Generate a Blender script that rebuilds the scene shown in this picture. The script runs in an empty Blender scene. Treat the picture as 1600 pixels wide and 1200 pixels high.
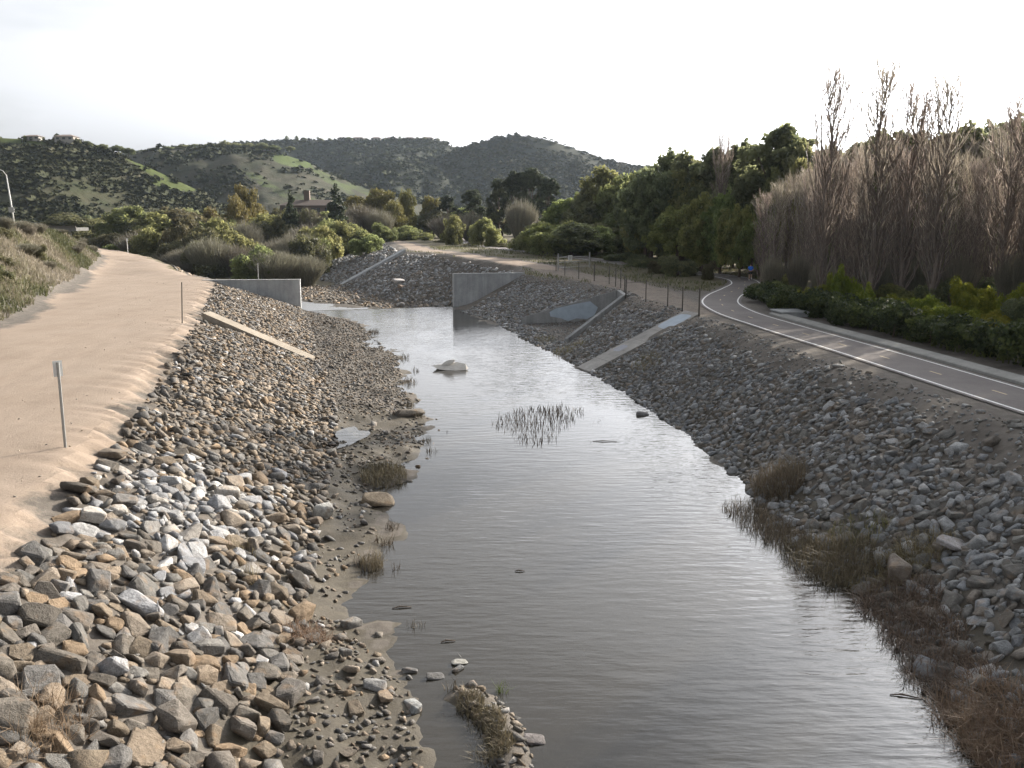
import bpy, bmesh, math, random
import numpy as np
from mathutils import Vector, Matrix, noise as mnoise
from mathutils.geometry import delaunay_2d_cdt

random.seed(7)
RNG = np.random.default_rng(11)
SC = bpy.context.scene
COL = SC.collection
R = math.radians

# ------------------------------------------------------------------ camera, sky, sun, exposure
F, TH, CH = 1400.0, R(10.5), 10.0          # focal length in photo pixels, downward pitch, height above the water
cam_d = bpy.data.cameras.new('camera')
cam = bpy.data.objects.new('camera', cam_d)
COL.objects.link(cam)
cam.location = (0, 0, CH)
cam.rotation_euler = (R(90) - TH, 0, 0)
cam_d.sensor_width = 36
cam_d.lens = 36 * F / 1600
cam_d.clip_end = 9000
SC.camera = cam

SUN_AZ, SUN_EL = R(44), R(20.5)
SUNV = Vector((math.sin(SUN_AZ) * math.cos(SUN_EL), math.cos(SUN_AZ) * math.cos(SUN_EL), math.sin(SUN_EL)))
W = bpy.data.worlds.new('World')
SC.world = W
W.use_nodes = True
nt = W.node_tree
bg = nt.nodes['Background']
sky = nt.nodes.new('ShaderNodeTexSky')
sky.sky_type = 'NISHITA'
sky.sun_disc = False
sky.sun_elevation = SUN_EL
sky.sun_rotation = SUN_AZ
sky.air_density = 1.0
sky.dust_density = 5.0
sky.ozone_density = 1.0
tc = nt.nodes.new('ShaderNodeTexCoord')
mp = nt.nodes.new('ShaderNodeMapping')
mp.inputs['Scale'].default_value = (1.0, 1.0, 4.5)
nt.links.new(tc.outputs['Generated'], mp.inputs['Vector'])
nz = nt.nodes.new('ShaderNodeTexNoise')
nz.inputs['Scale'].default_value = 1.7
nz.inputs['Detail'].default_value = 6
nz.inputs['Roughness'].default_value = 0.5
nt.links.new(mp.outputs['Vector'], nz.inputs['Vector'])
rp = nt.nodes.new('ShaderNodeValToRGB')
rp.color_ramp.elements[0].position = 0.30
rp.color_ramp.elements[0].color = (0.3, 0.3, 0.3, 1)
rp.color_ramp.elements[1].position = 0.52
rp.color_ramp.elements[1].color = (0.93, 0.93, 0.93, 1)
nt.links.new(nz.outputs['Fac'], rp.inputs['Fac'])
mx = nt.nodes.new('ShaderNodeMix')
mx.data_type = 'RGBA'
bw = nt.nodes.new('ShaderNodeRGBToBW')
nt.links.new(sky.outputs['Color'], bw.inputs['Color'])
veil = nt.nodes.new('ShaderNodeMix')                    # thin veil of cloud: the sky's own brightness, whitened
veil.data_type = 'RGBA'; veil.blend_type = 'MULTIPLY'
veil.inputs['Factor'].default_value = 1.0
veil.inputs[6].default_value = (2.6, 2.64, 2.75, 1)
nt.links.new(bw.outputs['Val'], veil.inputs[7])
nt.links.new(veil.outputs[2], mx.inputs[7])
nt.links.new(rp.outputs['Color'], mx.inputs['Factor'])
nt.links.new(sky.outputs['Color'], mx.inputs[6])
nt.links.new(mx.outputs[2], bg.inputs['Color'])
bg.inputs['Strength'].default_value = 0.068

sun_d = bpy.data.lights.new('sun', 'SUN')
sun_d.energy = 5.0
sun_d.angle = R(0.6)
sun_d.color = (1.0, 0.89, 0.75)
sun = bpy.data.objects.new('sun', sun_d)
COL.objects.link(sun)
sun.rotation_euler = SUNV.to_track_quat('Z', 'Y').to_euler()

vs = SC.view_settings
vs.view_transform = 'Standard'
vs.look = 'None'
vs.exposure = 1.1
vs.gamma = 1.0
vs.use_curve_mapping = False
SC.cycles.max_bounces = 9
SC.cycles.diffuse_bounces = 6
SC.cycles.transparent_max_bounces = 8
SC.cycles.use_denoising = True

# ------------------------------------------------------------------ small helpers
def U(px, py, z):
    """point of the place seen at a photo pixel, at a known height"""
    a, b = (px - 800) / F, -(py - 600) / F
    dy = math.cos(TH) + b * math.sin(TH)
    dz = -math.sin(TH) + b * math.cos(TH)
    t = (z - CH) / dz
    return (a * t, dy * t, z)

def AT(px, py, Y):
    a, b = (px - 800) / F, -(py - 600) / F
    dy = math.cos(TH) + b * math.sin(TH)
    dz = -math.sin(TH) + b * math.cos(TH)
    t = Y / dy
    return (a * t, Y, CH + dz * t)

def PROJ(x, y, z):
    dz = np.asarray(z) - CH
    f = np.asarray(y) * math.cos(TH) - dz * math.sin(TH)
    u = np.asarray(y) * math.sin(TH) + dz * math.cos(TH)
    f = np.maximum(f, 0.1)
    return 800 + F * np.asarray(x) / f, 600 - F * u / f, f

def tag(o, label=None, cat=None, group=None, kind=None):
    if label: o['label'] = label
    if cat: o['category'] = cat
    if group: o['group'] = group
    if kind: o['kind'] = kind
    return o

def new_mesh(name, V, Fc, mat=None, smooth=False, attrs=None):
    """V (n,3) array; Fc list of faces or (m,k) array"""
    me = bpy.data.meshes.new(name)
    V = np.asarray(V, dtype=np.float32)
    if isinstance(Fc, np.ndarray):
        m, k = Fc.shape
        me.vertices.add(len(V)); me.vertices.foreach_set('co', V.ravel())
        me.loops.add(m * k); me.loops.foreach_set('vertex_index', Fc.astype(np.int32).ravel())
        me.polygons.add(m)
        me.polygons.foreach_set('loop_start', (np.arange(m) * k).astype(np.int32))
        me.polygons.foreach_set('loop_total', np.full(m, k, dtype=np.int32))
        me.update(calc_edges=True)
    else:
        me.from_pydata([tuple(map(float, v)) for v in V], [], [tuple(int(i) for i in f) for f in Fc])
        me.update()
    if smooth:
        me.polygons.foreach_set('use_smooth', np.ones(len(me.polygons), dtype=bool))
    if attrs:
        for an, (typ, data) in attrs.items():
            at = me.attributes.new(an, typ, 'POINT')
            if typ == 'FLOAT':
                at.data.foreach_set('value', np.asarray(data, dtype=np.float32).ravel())
            else:
                at.data.foreach_set('color', np.asarray(data, dtype=np.float32).ravel())
    if mat: me.materials.append(mat)
    return me

def obj(name, me, parent=None, loc=None):
    o = bpy.data.objects.new(name, me)
    COL.objects.link(o)
    if parent: o.parent = parent
    if loc is not None: o.location = loc
    return o

def empty(name, loc=(0, 0, 0), rz=0):
    o = bpy.data.objects.new(name, None)
    COL.objects.link(o)
    o.location = loc
    o.rotation_euler = (0, 0, rz)
    o.empty_display_size = 0.2
    return o

class MB:
    """collects shapes into one mesh"""
    def __init__(s): s.v, s.f = [], []
    def add(s, V, Fc):
        n = len(s.v); s.v += [tuple(p) for p in V]; s.f += [tuple(i + n for i in f) for f in Fc]
    def box(s, a, b):
        x0, y0, z0 = a; x1, y1, z1 = b
        s.add([(x0,y0,z0),(x1,y0,z0),(x1,y1,z0),(x0,y1,z0),(x0,y0,z1),(x1,y0,z1),(x1,y1,z1),(x0,y1,z1)],
              [(0,3,2,1),(4,5,6,7),(0,1,5,4),(1,2,6,5),(2,3,7,6),(3,0,4,7)])
    def prism(s, base, top):
        n = len(base)
        s.add(list(base) + list(top), [tuple(range(n))[::-1], tuple(range(n, 2*n))] + [(i, (i+1) % n, n + (i+1) % n, n + i) for i in range(n)])
    def tube(s, pts, rad, sides=6, cap=True):
        pts = [Vector(p) for p in pts]
        if not hasattr(rad, '__len__'): rad = [rad] * len(pts)
        V, Fc = [], []
        ref = Vector((0.31, 0.93, 0.17))
        for i, p in enumerate(pts):
            d = (pts[min(i+1, len(pts)-1)] - pts[max(i-1, 0)])
            if d.length < 1e-9: d = Vector((0, 0, 1))
            d.normalize()
            u = d.cross(ref); u.normalize(); w = d.cross(u)
            for k in range(sides):
                a = 2 * math.pi * k / sides
                V.append(p + (u * math.cos(a) + w * math.sin(a)) * rad[i])
        for i in range(len(pts) - 1):
            for k in range(sides):
                k2 = (k + 1) % sides
                Fc.append((i*sides + k, i*sides + k2, (i+1)*sides + k2, (i+1)*sides + k))
        if cap:
            Fc.append(tuple(range(sides))[::-1]); n = (len(pts)-1)*sides
            Fc.append(tuple(range(n, n + sides)))
        s.add(V, Fc)
    def build(s, name, mat, parent=None, smooth=False, loc=None):
        return obj(name, new_mesh(name, np.array(s.v), s.f, mat, smooth), parent, loc)

def catmull(P, n):
    P = np.asarray(P, float)
    d = np.r_[0, np.cumsum(np.linalg.norm(np.diff(P, axis=0), axis=1))]
    t = np.linspace(0, d[-1], n)
    out = np.zeros((n, P.shape[1]))
    m = np.gradient(P, d, axis=0)
    i = np.clip(np.searchsorted(d, t, side='right') - 1, 0, len(P) - 2)
    h = (d[i+1] - d[i]); s = ((t - d[i]) / h)[:, None]; h = h[:, None]
    out = (2*s**3 - 3*s**2 + 1)*P[i] + (s**3 - 2*s**2 + s)*h*m[i] + (-2*s**3 + 3*s**2)*P[i+1] + (s**3 - s**2)*h*m[i+1]
    return out

def _hash(ix, iy, seed):
    h = (ix.astype(np.int64) * 374761393 + iy.astype(np.int64) * 668265263 + seed * 974634777) & 0x7fffffff
    h = ((h ^ (h >> 13)) * 1274126177) & 0x7fffffff
    return ((h ^ (h >> 16)) & 0xffff) / 65535.0

def vnoise(x, y, seed=0):
    ix, iy = np.floor(x), np.floor(y)
    fx, fy = x - ix, y - iy
    fx, fy = fx*fx*(3-2*fx), fy*fy*(3-2*fy)
    a, b = _hash(ix, iy, seed), _hash(ix+1, iy, seed)
    c, d = _hash(ix, iy+1, seed), _hash(ix+1, iy+1, seed)
    return (a*(1-fx) + b*fx)*(1-fy) + (c*(1-fx) + d*fx)*fy

def fbm(x, y, seed=0, oct=4, gain=0.5):
    s, a, t = 0, 1.0, 0
    for o in range(oct):
        s = s + a * vnoise(x * 2**o + 17.3*o, y * 2**o - 9.1*o, seed + o); t += a; a *= gain
    return s / t * 2 - 1

def dist_poly(x, y, P):
    """distance of points to a polyline"""
    best = np.full(np.shape(x), 1e9)
    for (x0, y0), (x1, y1) in zip([p[:2] for p in P[:-1]], [p[:2] for p in P[1:]]):
        dx, dy = x1 - x0, y1 - y0
        t = np.clip(((x - x0)*dx + (y - y0)*dy) / (dx*dx + dy*dy + 1e-12), 0, 1)
        best = np.minimum(best, np.hypot(x - x0 - t*dx, y - y0 - t*dy))
    return best

def inside(x, y, poly):
    r = np.zeros(np.shape(x), bool)
    n = len(poly)
    for i in range(n):
        x0, y0 = poly[i][:2]; x1, y1 = poly[(i+1) % n][:2]
        if y0 == y1: continue
        c = ((y0 > y) != (y1 > y)) & (x < (x1 - x0) * (y - y0) / (y1 - y0) + x0)
        r ^= c
    return r

def smoothstep(a, b, v):
    t = np.clip((v - a) / (b - a), 0, 1)
    return t*t*(3 - 2*t)

ORD = {1: 'first', 2: 'second', 3: 'third', 4: 'fourth', 5: 'fifth', 6: 'sixth', 7: 'seventh', 8: 'eighth', 9: 'ninth', 10: 'tenth',
       11: 'eleventh', 12: 'twelfth'}
def ordinal(i):
    if i in ORD: return ORD[i]
    suf = 'th' if 10 <= i % 100 <= 20 else {1: 'st', 2: 'nd', 3: 'rd'}.get(i % 10, 'th')
    return '%d%s' % (i, suf)

def label_row(objs, text, cat, group):
    """label a family of look-alikes by their order across the view; text holds {n}"""
    objs = sorted(objs, key=lambda o: float(PROJ(o.location.x, o.location.y, o.location.z)[0]))
    for i, o in enumerate(objs):
        tag(o, text.format(n=ordinal(i + 1)), cat, group)

# ------------------------------------------------------------------ materials
def mat_new(name):
    m = bpy.data.materials.new(name); m.use_nodes = True
    nt = m.node_tree
    return m, nt, nt.nodes['Principled BSDF'], nt.nodes['Material Output']

def N(nt, typ, **kw):
    n = nt.nodes.new(typ)
    for k, v in kw.items():
        if k in n.inputs: n.inputs[k].default_value = v
        else: setattr(n, k, v)
    return n

def mixc(nt, fac, a, b, blend='MIX'):
    n = nt.nodes.new('ShaderNodeMix'); n.data_type = 'RGBA'; n.blend_type = blend
    for key, v in (('Factor', fac), ('A', a), ('B', b)):
        s = n.inputs[key] if key == 'Factor' else [i for i in n.inputs if i.name == key and i.type == 'RGBA'][0]
        if hasattr(v, 'links') or isinstance(v, bpy.types.NodeSocket): nt.links.new(v, s)
        elif key == 'Factor': s.default_value = v
        else: s.default_value = (*v, 1)
    return [o for o in n.outputs if o.type == 'RGBA'][0]

def noise_node(nt, scale, detail=4, rough=0.55, vec=None, dims=None):
    n = nt.nodes.new('ShaderNodeTexNoise')
    n.inputs['Scale'].default_value = scale; n.inputs['Detail'].default_value = detail; n.inputs['Roughness'].default_value = rough
    if vec is not None: nt.links.new(vec, n.inputs['Vector'])
    return n.outputs['Fac']

def ramp(nt, fac, stops):
    n = nt.nodes.new('ShaderNodeValToRGB')
    el = n.color_ramp.elements
    while len(el) < len(stops): el.new(0.5)
    for e, (p, c) in zip(el, stops):
        e.position = p; e.color = (*c, 1) if len(c) == 3 else c
    nt.links.new(fac, n.inputs['Fac'])
    return n.outputs['Color']

def math_n(nt, op, a, b=None, clamp=False):
    n = nt.nodes.new('ShaderNodeMath'); n.operation = op; n.use_clamp = clamp
    for i, v in enumerate((a, b)):
        if v is None: continue
        if isinstance(v, bpy.types.NodeSocket): nt.links.new(v, n.inputs[i])
        else: n.inputs[i].default_value = v
    return n.outputs[0]

def bump(nt, bsdf, h, dist=0.02, strength=1.0):
    b = nt.nodes.new('ShaderNodeBump'); b.inputs['Distance'].default_value = dist; b.inputs['Strength'].default_value = strength
    nt.links.new(h, b.inputs['Height']); nt.links.new(b.outputs['Normal'], bsdf.inputs['Normal'])

def pos(nt): return nt.nodes.new('ShaderNodeNewGeometry').outputs['Position']

def attr(nt, name):
    a = nt.nodes.new('ShaderNodeAttribute'); a.attribute_name = name
    return a

def plain(name, c, rough=0.6, metal=0.0, var=0.12, scale=6.0):
    m, nt, b, o = mat_new(name)
    n = noise_node(nt, scale, 5, vec=pos(nt))
    nt.links.new(ramp(nt, n, [(0.3, tuple(x*(1-var) for x in c)), (0.7, tuple(min(1, x*(1+var)) for x in c))]), b.inputs['Base Color'])
    b.inputs['Roughness'].default_value = rough; b.inputs['Metallic'].default_value = metal
    return m

def make_earth():
    m, nt, b, o = mat_new('earth')
    P = pos(nt)
    n1 = noise_node(nt, 0.35, 6, 0.6, P); n2 = noise_node(nt, 2.5, 6, 0.65, P); n3 = noise_node(nt, 14, 5, 0.7, P); n4 = noise_node(nt, 55, 3, 0.7, P)
    dirt = ramp(nt, n2, [(0.25, (0.070, 0.063, 0.055)), (0.5, (0.102, 0.092, 0.081)), (0.75, (0.153, 0.139, 0.123))])
    dirt = mixc(nt, 0.6, dirt, ramp(nt, n4, [(0.35, (0.4, 0.38, 0.36)), (0.65, (0.75, 0.74, 0.72))]), 'OVERLAY')
    sand = ramp(nt, n1, [(0.25, (0.235, 0.187, 0.145)), (0.5, (0.268, 0.217, 0.172)), (0.8, (0.292, 0.241, 0.195))])
    sand = mixc(nt, 0.35, sand, ramp(nt, n3, [(0.3, (0.36, 0.34, 0.32)), (0.7, (0.62, 0.62, 0.62))]), 'OVERLAY')
    # stretched wheel tracks along the road
    mpn = nt.nodes.new('ShaderNodeMapping'); nt.links.new(P, mpn.inputs['Vector'])
    mpn.inputs['Rotation'].default_value = (0, 0, R(-16)); mpn.inputs['Scale'].default_value = (1.3, 0.07, 1)
    tr = noise_node(nt, 1.0, 5, 0.6, mpn.outputs['Vector'])
    sand = mixc(nt, 0.25, sand, ramp(nt, tr, [(0.3, (0.38, 0.36, 0.34)), (0.7, (0.6, 0.6, 0.6))]), 'OVERLAY')
    mud = ramp(nt, n2, [(0.3, (0.048, 0.041, 0.030)), (0.6, (0.078, 0.067, 0.048)), (0.8, (0.11, 0.096, 0.07))])
    grass = ramp(nt, n2, [(0.25, (0.045, 0.05, 0.022)), (0.5, (0.10, 0.088, 0.052)), (0.8, (0.15, 0.125, 0.085))])
    def w(name, k=0.55):
        a = attr(nt, name).outputs['Fac']
        mixn = math_n(nt, 'ADD', a, math_n(nt, 'MULTIPLY', math_n(nt, 'SUBTRACT', math_n(nt, 'ADD', n2, math_n(nt, 'MULTIPLY', n3, 0.5)), 0.75), k))
        r = ramp(nt, mixn, [(0.35, (0, 0, 0)), (0.65, (1, 1, 1))])
        return r
    c = mixc(nt, w('sand', 0.5), dirt, sand)
    c = mixc(nt, w('mud', 0.7), c, mud)
    c = mixc(nt, w('grass', 0.8), c, grass)
    nt.links.new(c, b.inputs['Base Color'])
    rr = math_n(nt, 'SUBTRACT', 0.95, math_n(nt, 'MULTIPLY', attr(nt, 'mud').outputs['Fac'], 0.35))
    nt.links.new(rr, b.inputs['Roughness'])
    b.inputs['Specular IOR Level'].default_value = 0.25
    h = math_n(nt, 'ADD', math_n(nt, 'MULTIPLY', n3, 0.6), math_n(nt, 'MULTIPLY', n4, 0.3))
    bump(nt, b, h, 0.045, 0.8)
    return m
M_EARTH = make_earth()

def make_stone(name, use_attr):
    m, nt, b, o = mat_new(name)
    P = pos(nt)
    n = noise_node(nt, 9, 6, 0.65, P); n2 = noise_node(nt, 40, 4, 0.7, P); n3 = noise_node(nt, 3.1, 3, 0.5, P)
    base = attr(nt, 'rcol').outputs['Color'] if use_attr else nt.nodes.new('ShaderNodeObjectInfo').outputs['Color']
    c = mixc(nt, 0.8, base, ramp(nt, n, [(0.28, (0.26, 0.25, 0.24)), (0.72, (0.70, 0.70, 0.70))]), 'OVERLAY')
    c = mixc(nt, 0.6, c, ramp(nt, n2, [(0.3, (0.28, 0.28, 0.28)), (0.7, (0.68, 0.68, 0.68))]), 'OVERLAY')
    rust = ramp(nt, n3, [(0.56, (0, 0, 0)), (0.70, (0.35, 0.35, 0.35))])
    c = mixc(nt, rust, c, (0.27, 0.175, 0.095))
    nt.links.new(c, b.inputs['Base Color'])
    b.inputs['Roughness'].default_value = 0.85
    b.inputs['Specular IOR Level'].default_value = 0.3
    bump(nt, b, math_n(nt, 'ADD', n, math_n(nt, 'MULTIPLY', n2, 0.4)), 0.06, 0.9)
    return m
M_STONE = make_stone('riprap_stone', True)
M_STONE_OBJ = make_stone('riprap_stone_single', False)

def make_leaf(name, stops, trans=0.3, objvar=0.35, rough=0.6):
    m, nt, b, o = mat_new(name)
    t = attr(nt, 'tint').outputs['Fac']
    c = ramp(nt, t, stops)
    oi = nt.nodes.new('ShaderNodeObjectInfo').outputs['Random']
    hs = nt.nodes.new('ShaderNodeHueSaturation')
    nt.links.new(math_n(nt, 'ADD', 1 - objvar/2, math_n(nt, 'MULTIPLY', oi, objvar)), hs.inputs['Value'])
    nt.links.new(math_n(nt, 'ADD', 0.475, math_n(nt, 'MULTIPLY', math_n(nt, 'FRACT', math_n(nt, 'MULTIPLY', oi, 7.7)), 0.05)), hs.inputs['Hue'])
    nt.links.new(c, hs.inputs['Color'])
    nt.links.new(hs.outputs['Color'], b.inputs['Base Color'])
    b.inputs['Roughness'].default_value = rough
    b.inputs['Specular IOR Level'].default_value = 0.25
    tr = nt.nodes.new('ShaderNodeBsdfTranslucent')
    nt.links.new(hs.outputs['Color'], tr.inputs['Color'])
    ms = nt.nodes.new('ShaderNodeMixShader'); ms.inputs[0].default_value = trans
    nt.links.new(b.outputs[0], ms.inputs[1]); nt.links.new(tr.outputs[0], ms.inputs[2])
    nt.links.new(ms.outputs[0], o.inputs['Surface'])
    return m
M_LEAF_DARK = make_leaf('leaf_dark_evergreen', [(0, (0.105, 0.120, 0.064)), (0.5, (0.19, 0.205, 0.108)), (1, (0.29, 0.305, 0.15))], 0.68)
M_LEAF_MID = make_leaf('leaf_mid_green', [(0, (0.115, 0.128, 0.058)), (0.5, (0.22, 0.235, 0.098)), (1, (0.32, 0.335, 0.138))], 0.68)
M_LEAF_FRESH = make_leaf('leaf_fresh_green', [(0, (0.12, 0.143, 0.054)), (0.5, (0.23, 0.26, 0.092)), (1, (0.34, 0.37, 0.13))], 0.68)
M_LEAF_BRIGHT = make_leaf('leaf_yellow_green', [(0, (0.14, 0.16, 0.024)), (0.5, (0.22, 0.24, 0.038)), (1, (0.34, 0.35, 0.055))], 0.55)
M_LEAF_OLIVE = make_leaf('leaf_olive', [(0, (0.075, 0.074, 0.040)), (0.5, (0.13, 0.126, 0.066)), (1, (0.19, 0.18, 0.09))], 0.45)
M_LEAF_GREY = make_leaf('twig_grey_brown', [(0, (0.115, 0.107, 0.082)), (0.5, (0.185, 0.173, 0.132)), (1, (0.265, 0.248, 0.19))], 0.25)
M_LEAF_GOLD = make_leaf('leaf_gold_willow', [(0, (0.09, 0.085, 0.03)), (0.5, (0.15, 0.135, 0.045)), (1, (0.21, 0.185, 0.06))], 0.4)
M_LEAF_CONE = make_leaf('leaf_conifer', [(0, (0.03, 0.039, 0.024)), (0.5, (0.06, 0.073, 0.042)), (1, (0.10, 0.115, 0.062))], 0.35)
M_HEDGE = make_leaf('leaf_hedge', [(0, (0.028, 0.042, 0.018)), (0.5, (0.058, 0.080, 0.032)), (1, (0.12, 0.15, 0.045))], 0.4)
M_DRY = make_leaf('dry_grass', [(0, (0.11, 0.082, 0.055)), (0.5, (0.21, 0.16, 0.10)), (1, (0.33, 0.26, 0.165))], 0.3)
M_REED = make_leaf('dead_reed', [(0, (0.065, 0.053, 0.038)), (0.5, (0.13, 0.104, 0.072)), (1, (0.23, 0.19, 0.13))], 0.25, .2)
M_REED_DARK = make_leaf('dark_reed_stub', [(0, (0.045, 0.038, 0.028)), (0.5, (0.08, 0.066, 0.048)), (1, (0.16, 0.125, 0.085))], 0.1)
M_WEED = make_leaf('weed_mixed', [(0, (0.075, 0.078, 0.036)), (0.35, (0.14, 0.136, 0.066)), (0.6, (0.225, 0.19, 0.145)), (1, (0.30, 0.255, 0.205))], 0.35)

def make_bark(name, c):
    m, nt, b, o = mat_new(name)
    mpn = nt.nodes.new('ShaderNodeMapping'); nt.links.new(pos(nt), mpn.inputs['Vector']); mpn.inputs['Scale'].default_value = (6, 6, 1.2)
    n = noise_node(nt, 2, 5, 0.6, mpn.outputs['Vector'])
    nt.links.new(ramp(nt, n, [(0.3, tuple(x*0.6 for x in c)), (0.7, tuple(x*1.3 for x in c))]), b.inputs['Base Color'])
    b.inputs['Roughness'].default_value = 0.9
    bump(nt, b, n, 0.02)
    return m
M_BARK = make_bark('bark_brown', (0.10, 0.075, 0.055))
M_BARK_POP = make_bark('bark_poplar', (0.17, 0.14, 0.118))
M_TWIG_POP = make_leaf('twig_poplar', [(0, (0.21, 0.178, 0.142)), (0.5, (0.355, 0.308, 0.252)), (1, (0.475, 0.42, 0.35))], 0.35, 0.3)

def make_concrete(name, c, streak=0.5):
    m, nt, b, o = mat_new(name)
    P = pos(nt)
    mpn = nt.nodes.new('ShaderNodeMapping'); nt.links.new(P, mpn.inputs['Vector']); mpn.inputs['Scale'].default_value = (1.6, 1.6, 0.12)
    n1 = noise_node(nt, 1.3, 6, 0.65, mpn.outputs['Vector']); n2 = noise_node(nt, 7, 6, 0.7, P); n3 = noise_node(nt, 0.7, 3, 0.5, P)
    col = ramp(nt, n3, [(0.3, tuple(x*0.82 for x in c)), (0.7, tuple(x*1.1 for x in c))])
    col = mixc(nt, streak, col, ramp(nt, n1, [(0.32, (0.22, 0.22, 0.22)), (0.6, (0.58, 0.57, 0.55))]), 'OVERLAY')
    col = mixc(nt, 0.4, col, ramp(nt, n2, [(0.3, (0.32, 0.31, 0.30)), (0.7, (0.62, 0.62, 0.62))]), 'OVERLAY')
    nt.links.new(col, b.inputs['Base Color']); b.inputs['Roughness'].default_value = 0.85
    bump(nt, b, n2, 0.01, 0.6)
    return m
M_CONC = make_concrete('concrete_grey', (0.37, 0.385, 0.395), .4)
M_CONC_TAN = make_concrete('concrete_dusty', (0.30, 0.262, 0.21), 0.25)
M_PAINT = plain('pale_blue_cover_paint', (0.30, 0.36, 0.42), 0.6, 0, 0.1, 2.0)
M_METAL = plain('galvanised_metal', (0.32, 0.32, 0.31), 0.5, 0.6)
M_RUSTY = plain('weathered_steel_post', (0.085, 0.075, 0.065), 0.7, 0.3)
M_LAMP = plain('pale_grey_pole', (0.55, 0.55, 0.53), 0.5)
M_WHITE = plain('white_sign_face', (0.75, 0.75, 0.73), 0.5, 0, 0.05)
M_BLACK = plain('dark_print', (0.04, 0.04, 0.045), 0.6)
M_ROOF = plain('house_roof', (0.20, 0.16, 0.14), 0.9)
M_STUCCO = plain('house_stucco', (0.33, 0.31, 0.28), 0.9)
M_GLASSD = plain('dark_window', (0.03, 0.035, 0.04), 0.2)
M_WOODBR = plain('brown_wood_wall', (0.13, 0.10, 0.082), 0.9)

def make_asphalt():
    m, nt, b, o = mat_new('bike_path_asphalt')
    P = pos(nt)
    n1 = noise_node(nt, 0.5, 5, 0.6, P); n2 = noise_node(nt, 60, 3, 0.7, P); n3 = noise_node(nt, 4, 5, 0.6, P)
    c = ramp(nt, n1, [(0.3, (0.105, 0.092, 0.088)), (0.7, (0.155, 0.138, 0.13))])
    c = mixc(nt, 0.45, c, ramp(nt, n2, [(0.3, (0.3, 0.3, 0.3)), (0.7, (0.68, 0.68, 0.68))]), 'OVERLAY')
    c = mixc(nt, ramp(nt, n3, [(0.55, (0, 0, 0)), (0.75, (0.5, 0.5, 0.5))]), c, (0.19, 0.165, 0.14))
    nt.links.new(c, b.inputs['Base Color']); b.inputs['Roughness'].default_value = 0.9
    bump(nt, b, n2, 0.006)
    return m
M_ASPH = make_asphalt()

def make_paint(name, c):
    m, nt, b, o = mat_new(name)
    n = noise_node(nt, 9, 6, 0.7, pos(nt))
    nt.links.new(ramp(nt, n, [(0.32, tuple(x*0.55 for x in c)), (0.5, c), (0.8, tuple(min(x*1.08, .9) for x in c))]), b.inputs['Base Color'])
    b.inputs['Roughness'].default_value = 0.75
    return m
M_LINE = make_paint('white_line_paint', (0.72, 0.72, 0.70))
M_YELLOW = make_paint('yellow_dash_paint', (0.46, 0.37, 0.23))

def make_water(name, rough=0.03, dist=0.026):
    m, nt, b, o = mat_new(name)
    P = pos(nt)
    def mapped(rot, sc):
        mpn = nt.nodes.new('ShaderNodeMapping'); nt.links.new(P, mpn.inputs['Vector'])
        mpn.inputs['Rotation'].default_value = (0, 0, R(rot)); mpn.inputs['Scale'].default_value = sc
        return mpn.outputs['Vector']
    r1 = noise_node(nt, 1.0, 3, 0.5, mapped(-9, (0.75, 3.0, 1)))
    r2 = noise_node(nt, 1.0, 2, 0.5, mapped(6, (1.5, 5.5, 1)))
    r3 = noise_node(nt, 1.0, 2, 0.5, mapped(20, (1.6, 2.4, 1)))
    calm = noise_node(nt, 1.0, 3, 0.5, mapped(25, (0.11, 0.05, 1)))
    amt = ramp(nt, calm, [(0.36, (0.25, 0.25, 0.25)), (0.62, (1, 1, 1))])
    h = math_n(nt, 'ADD', math_n(nt, 'MULTIPLY', r1, 1.0), math_n(nt, 'ADD', math_n(nt, 'MULTIPLY', r2, 0.35), math_n(nt, 'MULTIPLY', r3, 0.25)))
    h = math_n(nt, 'MULTIPLY', h, amt)
    bp = nt.nodes.new('ShaderNodeBump'); bp.inputs['Distance'].default_value = dist; bp.inputs['Strength'].default_value = 1.0
    nt.links.new(h, bp.inputs['Height'])
    fr = nt.nodes.new('ShaderNodeFresnel'); fr.inputs['IOR'].default_value = 1.36
    nt.links.new(bp.outputs['Normal'], fr.inputs['Normal'])
    gl = nt.nodes.new('ShaderNodeBsdfGlossy'); gl.inputs['Roughness'].default_value = rough
    gl.inputs['Color'].default_value = (1, 1, 1, 1)
    nt.links.new(bp.outputs['Normal'], gl.inputs['Normal'])
    df = nt.nodes.new('ShaderNodeBsdfDiffuse')
    df.inputs['Color'].default_value = (0.05, 0.046, 0.038, 1)
    tr = nt.nodes.new('ShaderNodeBsdfTransparent'); tr.inputs['Color'].default_value = (0.75, 0.72, 0.6, 1)
    m1 = nt.nodes.new('ShaderNodeMixShader'); m1.inputs[0].default_value = 0.62
    nt.links.new(tr.outputs[0], m1.inputs[1]); nt.links.new(df.outputs[0], m1.inputs[2])
    m2 = nt.nodes.new('ShaderNodeMixShader')
    nt.links.new(fr.outputs[0], m2.inputs[0]); nt.links.new(m1.outputs[0], m2.inputs[1]); nt.links.new(gl.outputs[0], m2.inputs[2])
    nt.links.new(m2.outputs[0], o.inputs['Surface'])
    return m
M_WATER = make_water('channel_water')

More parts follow.
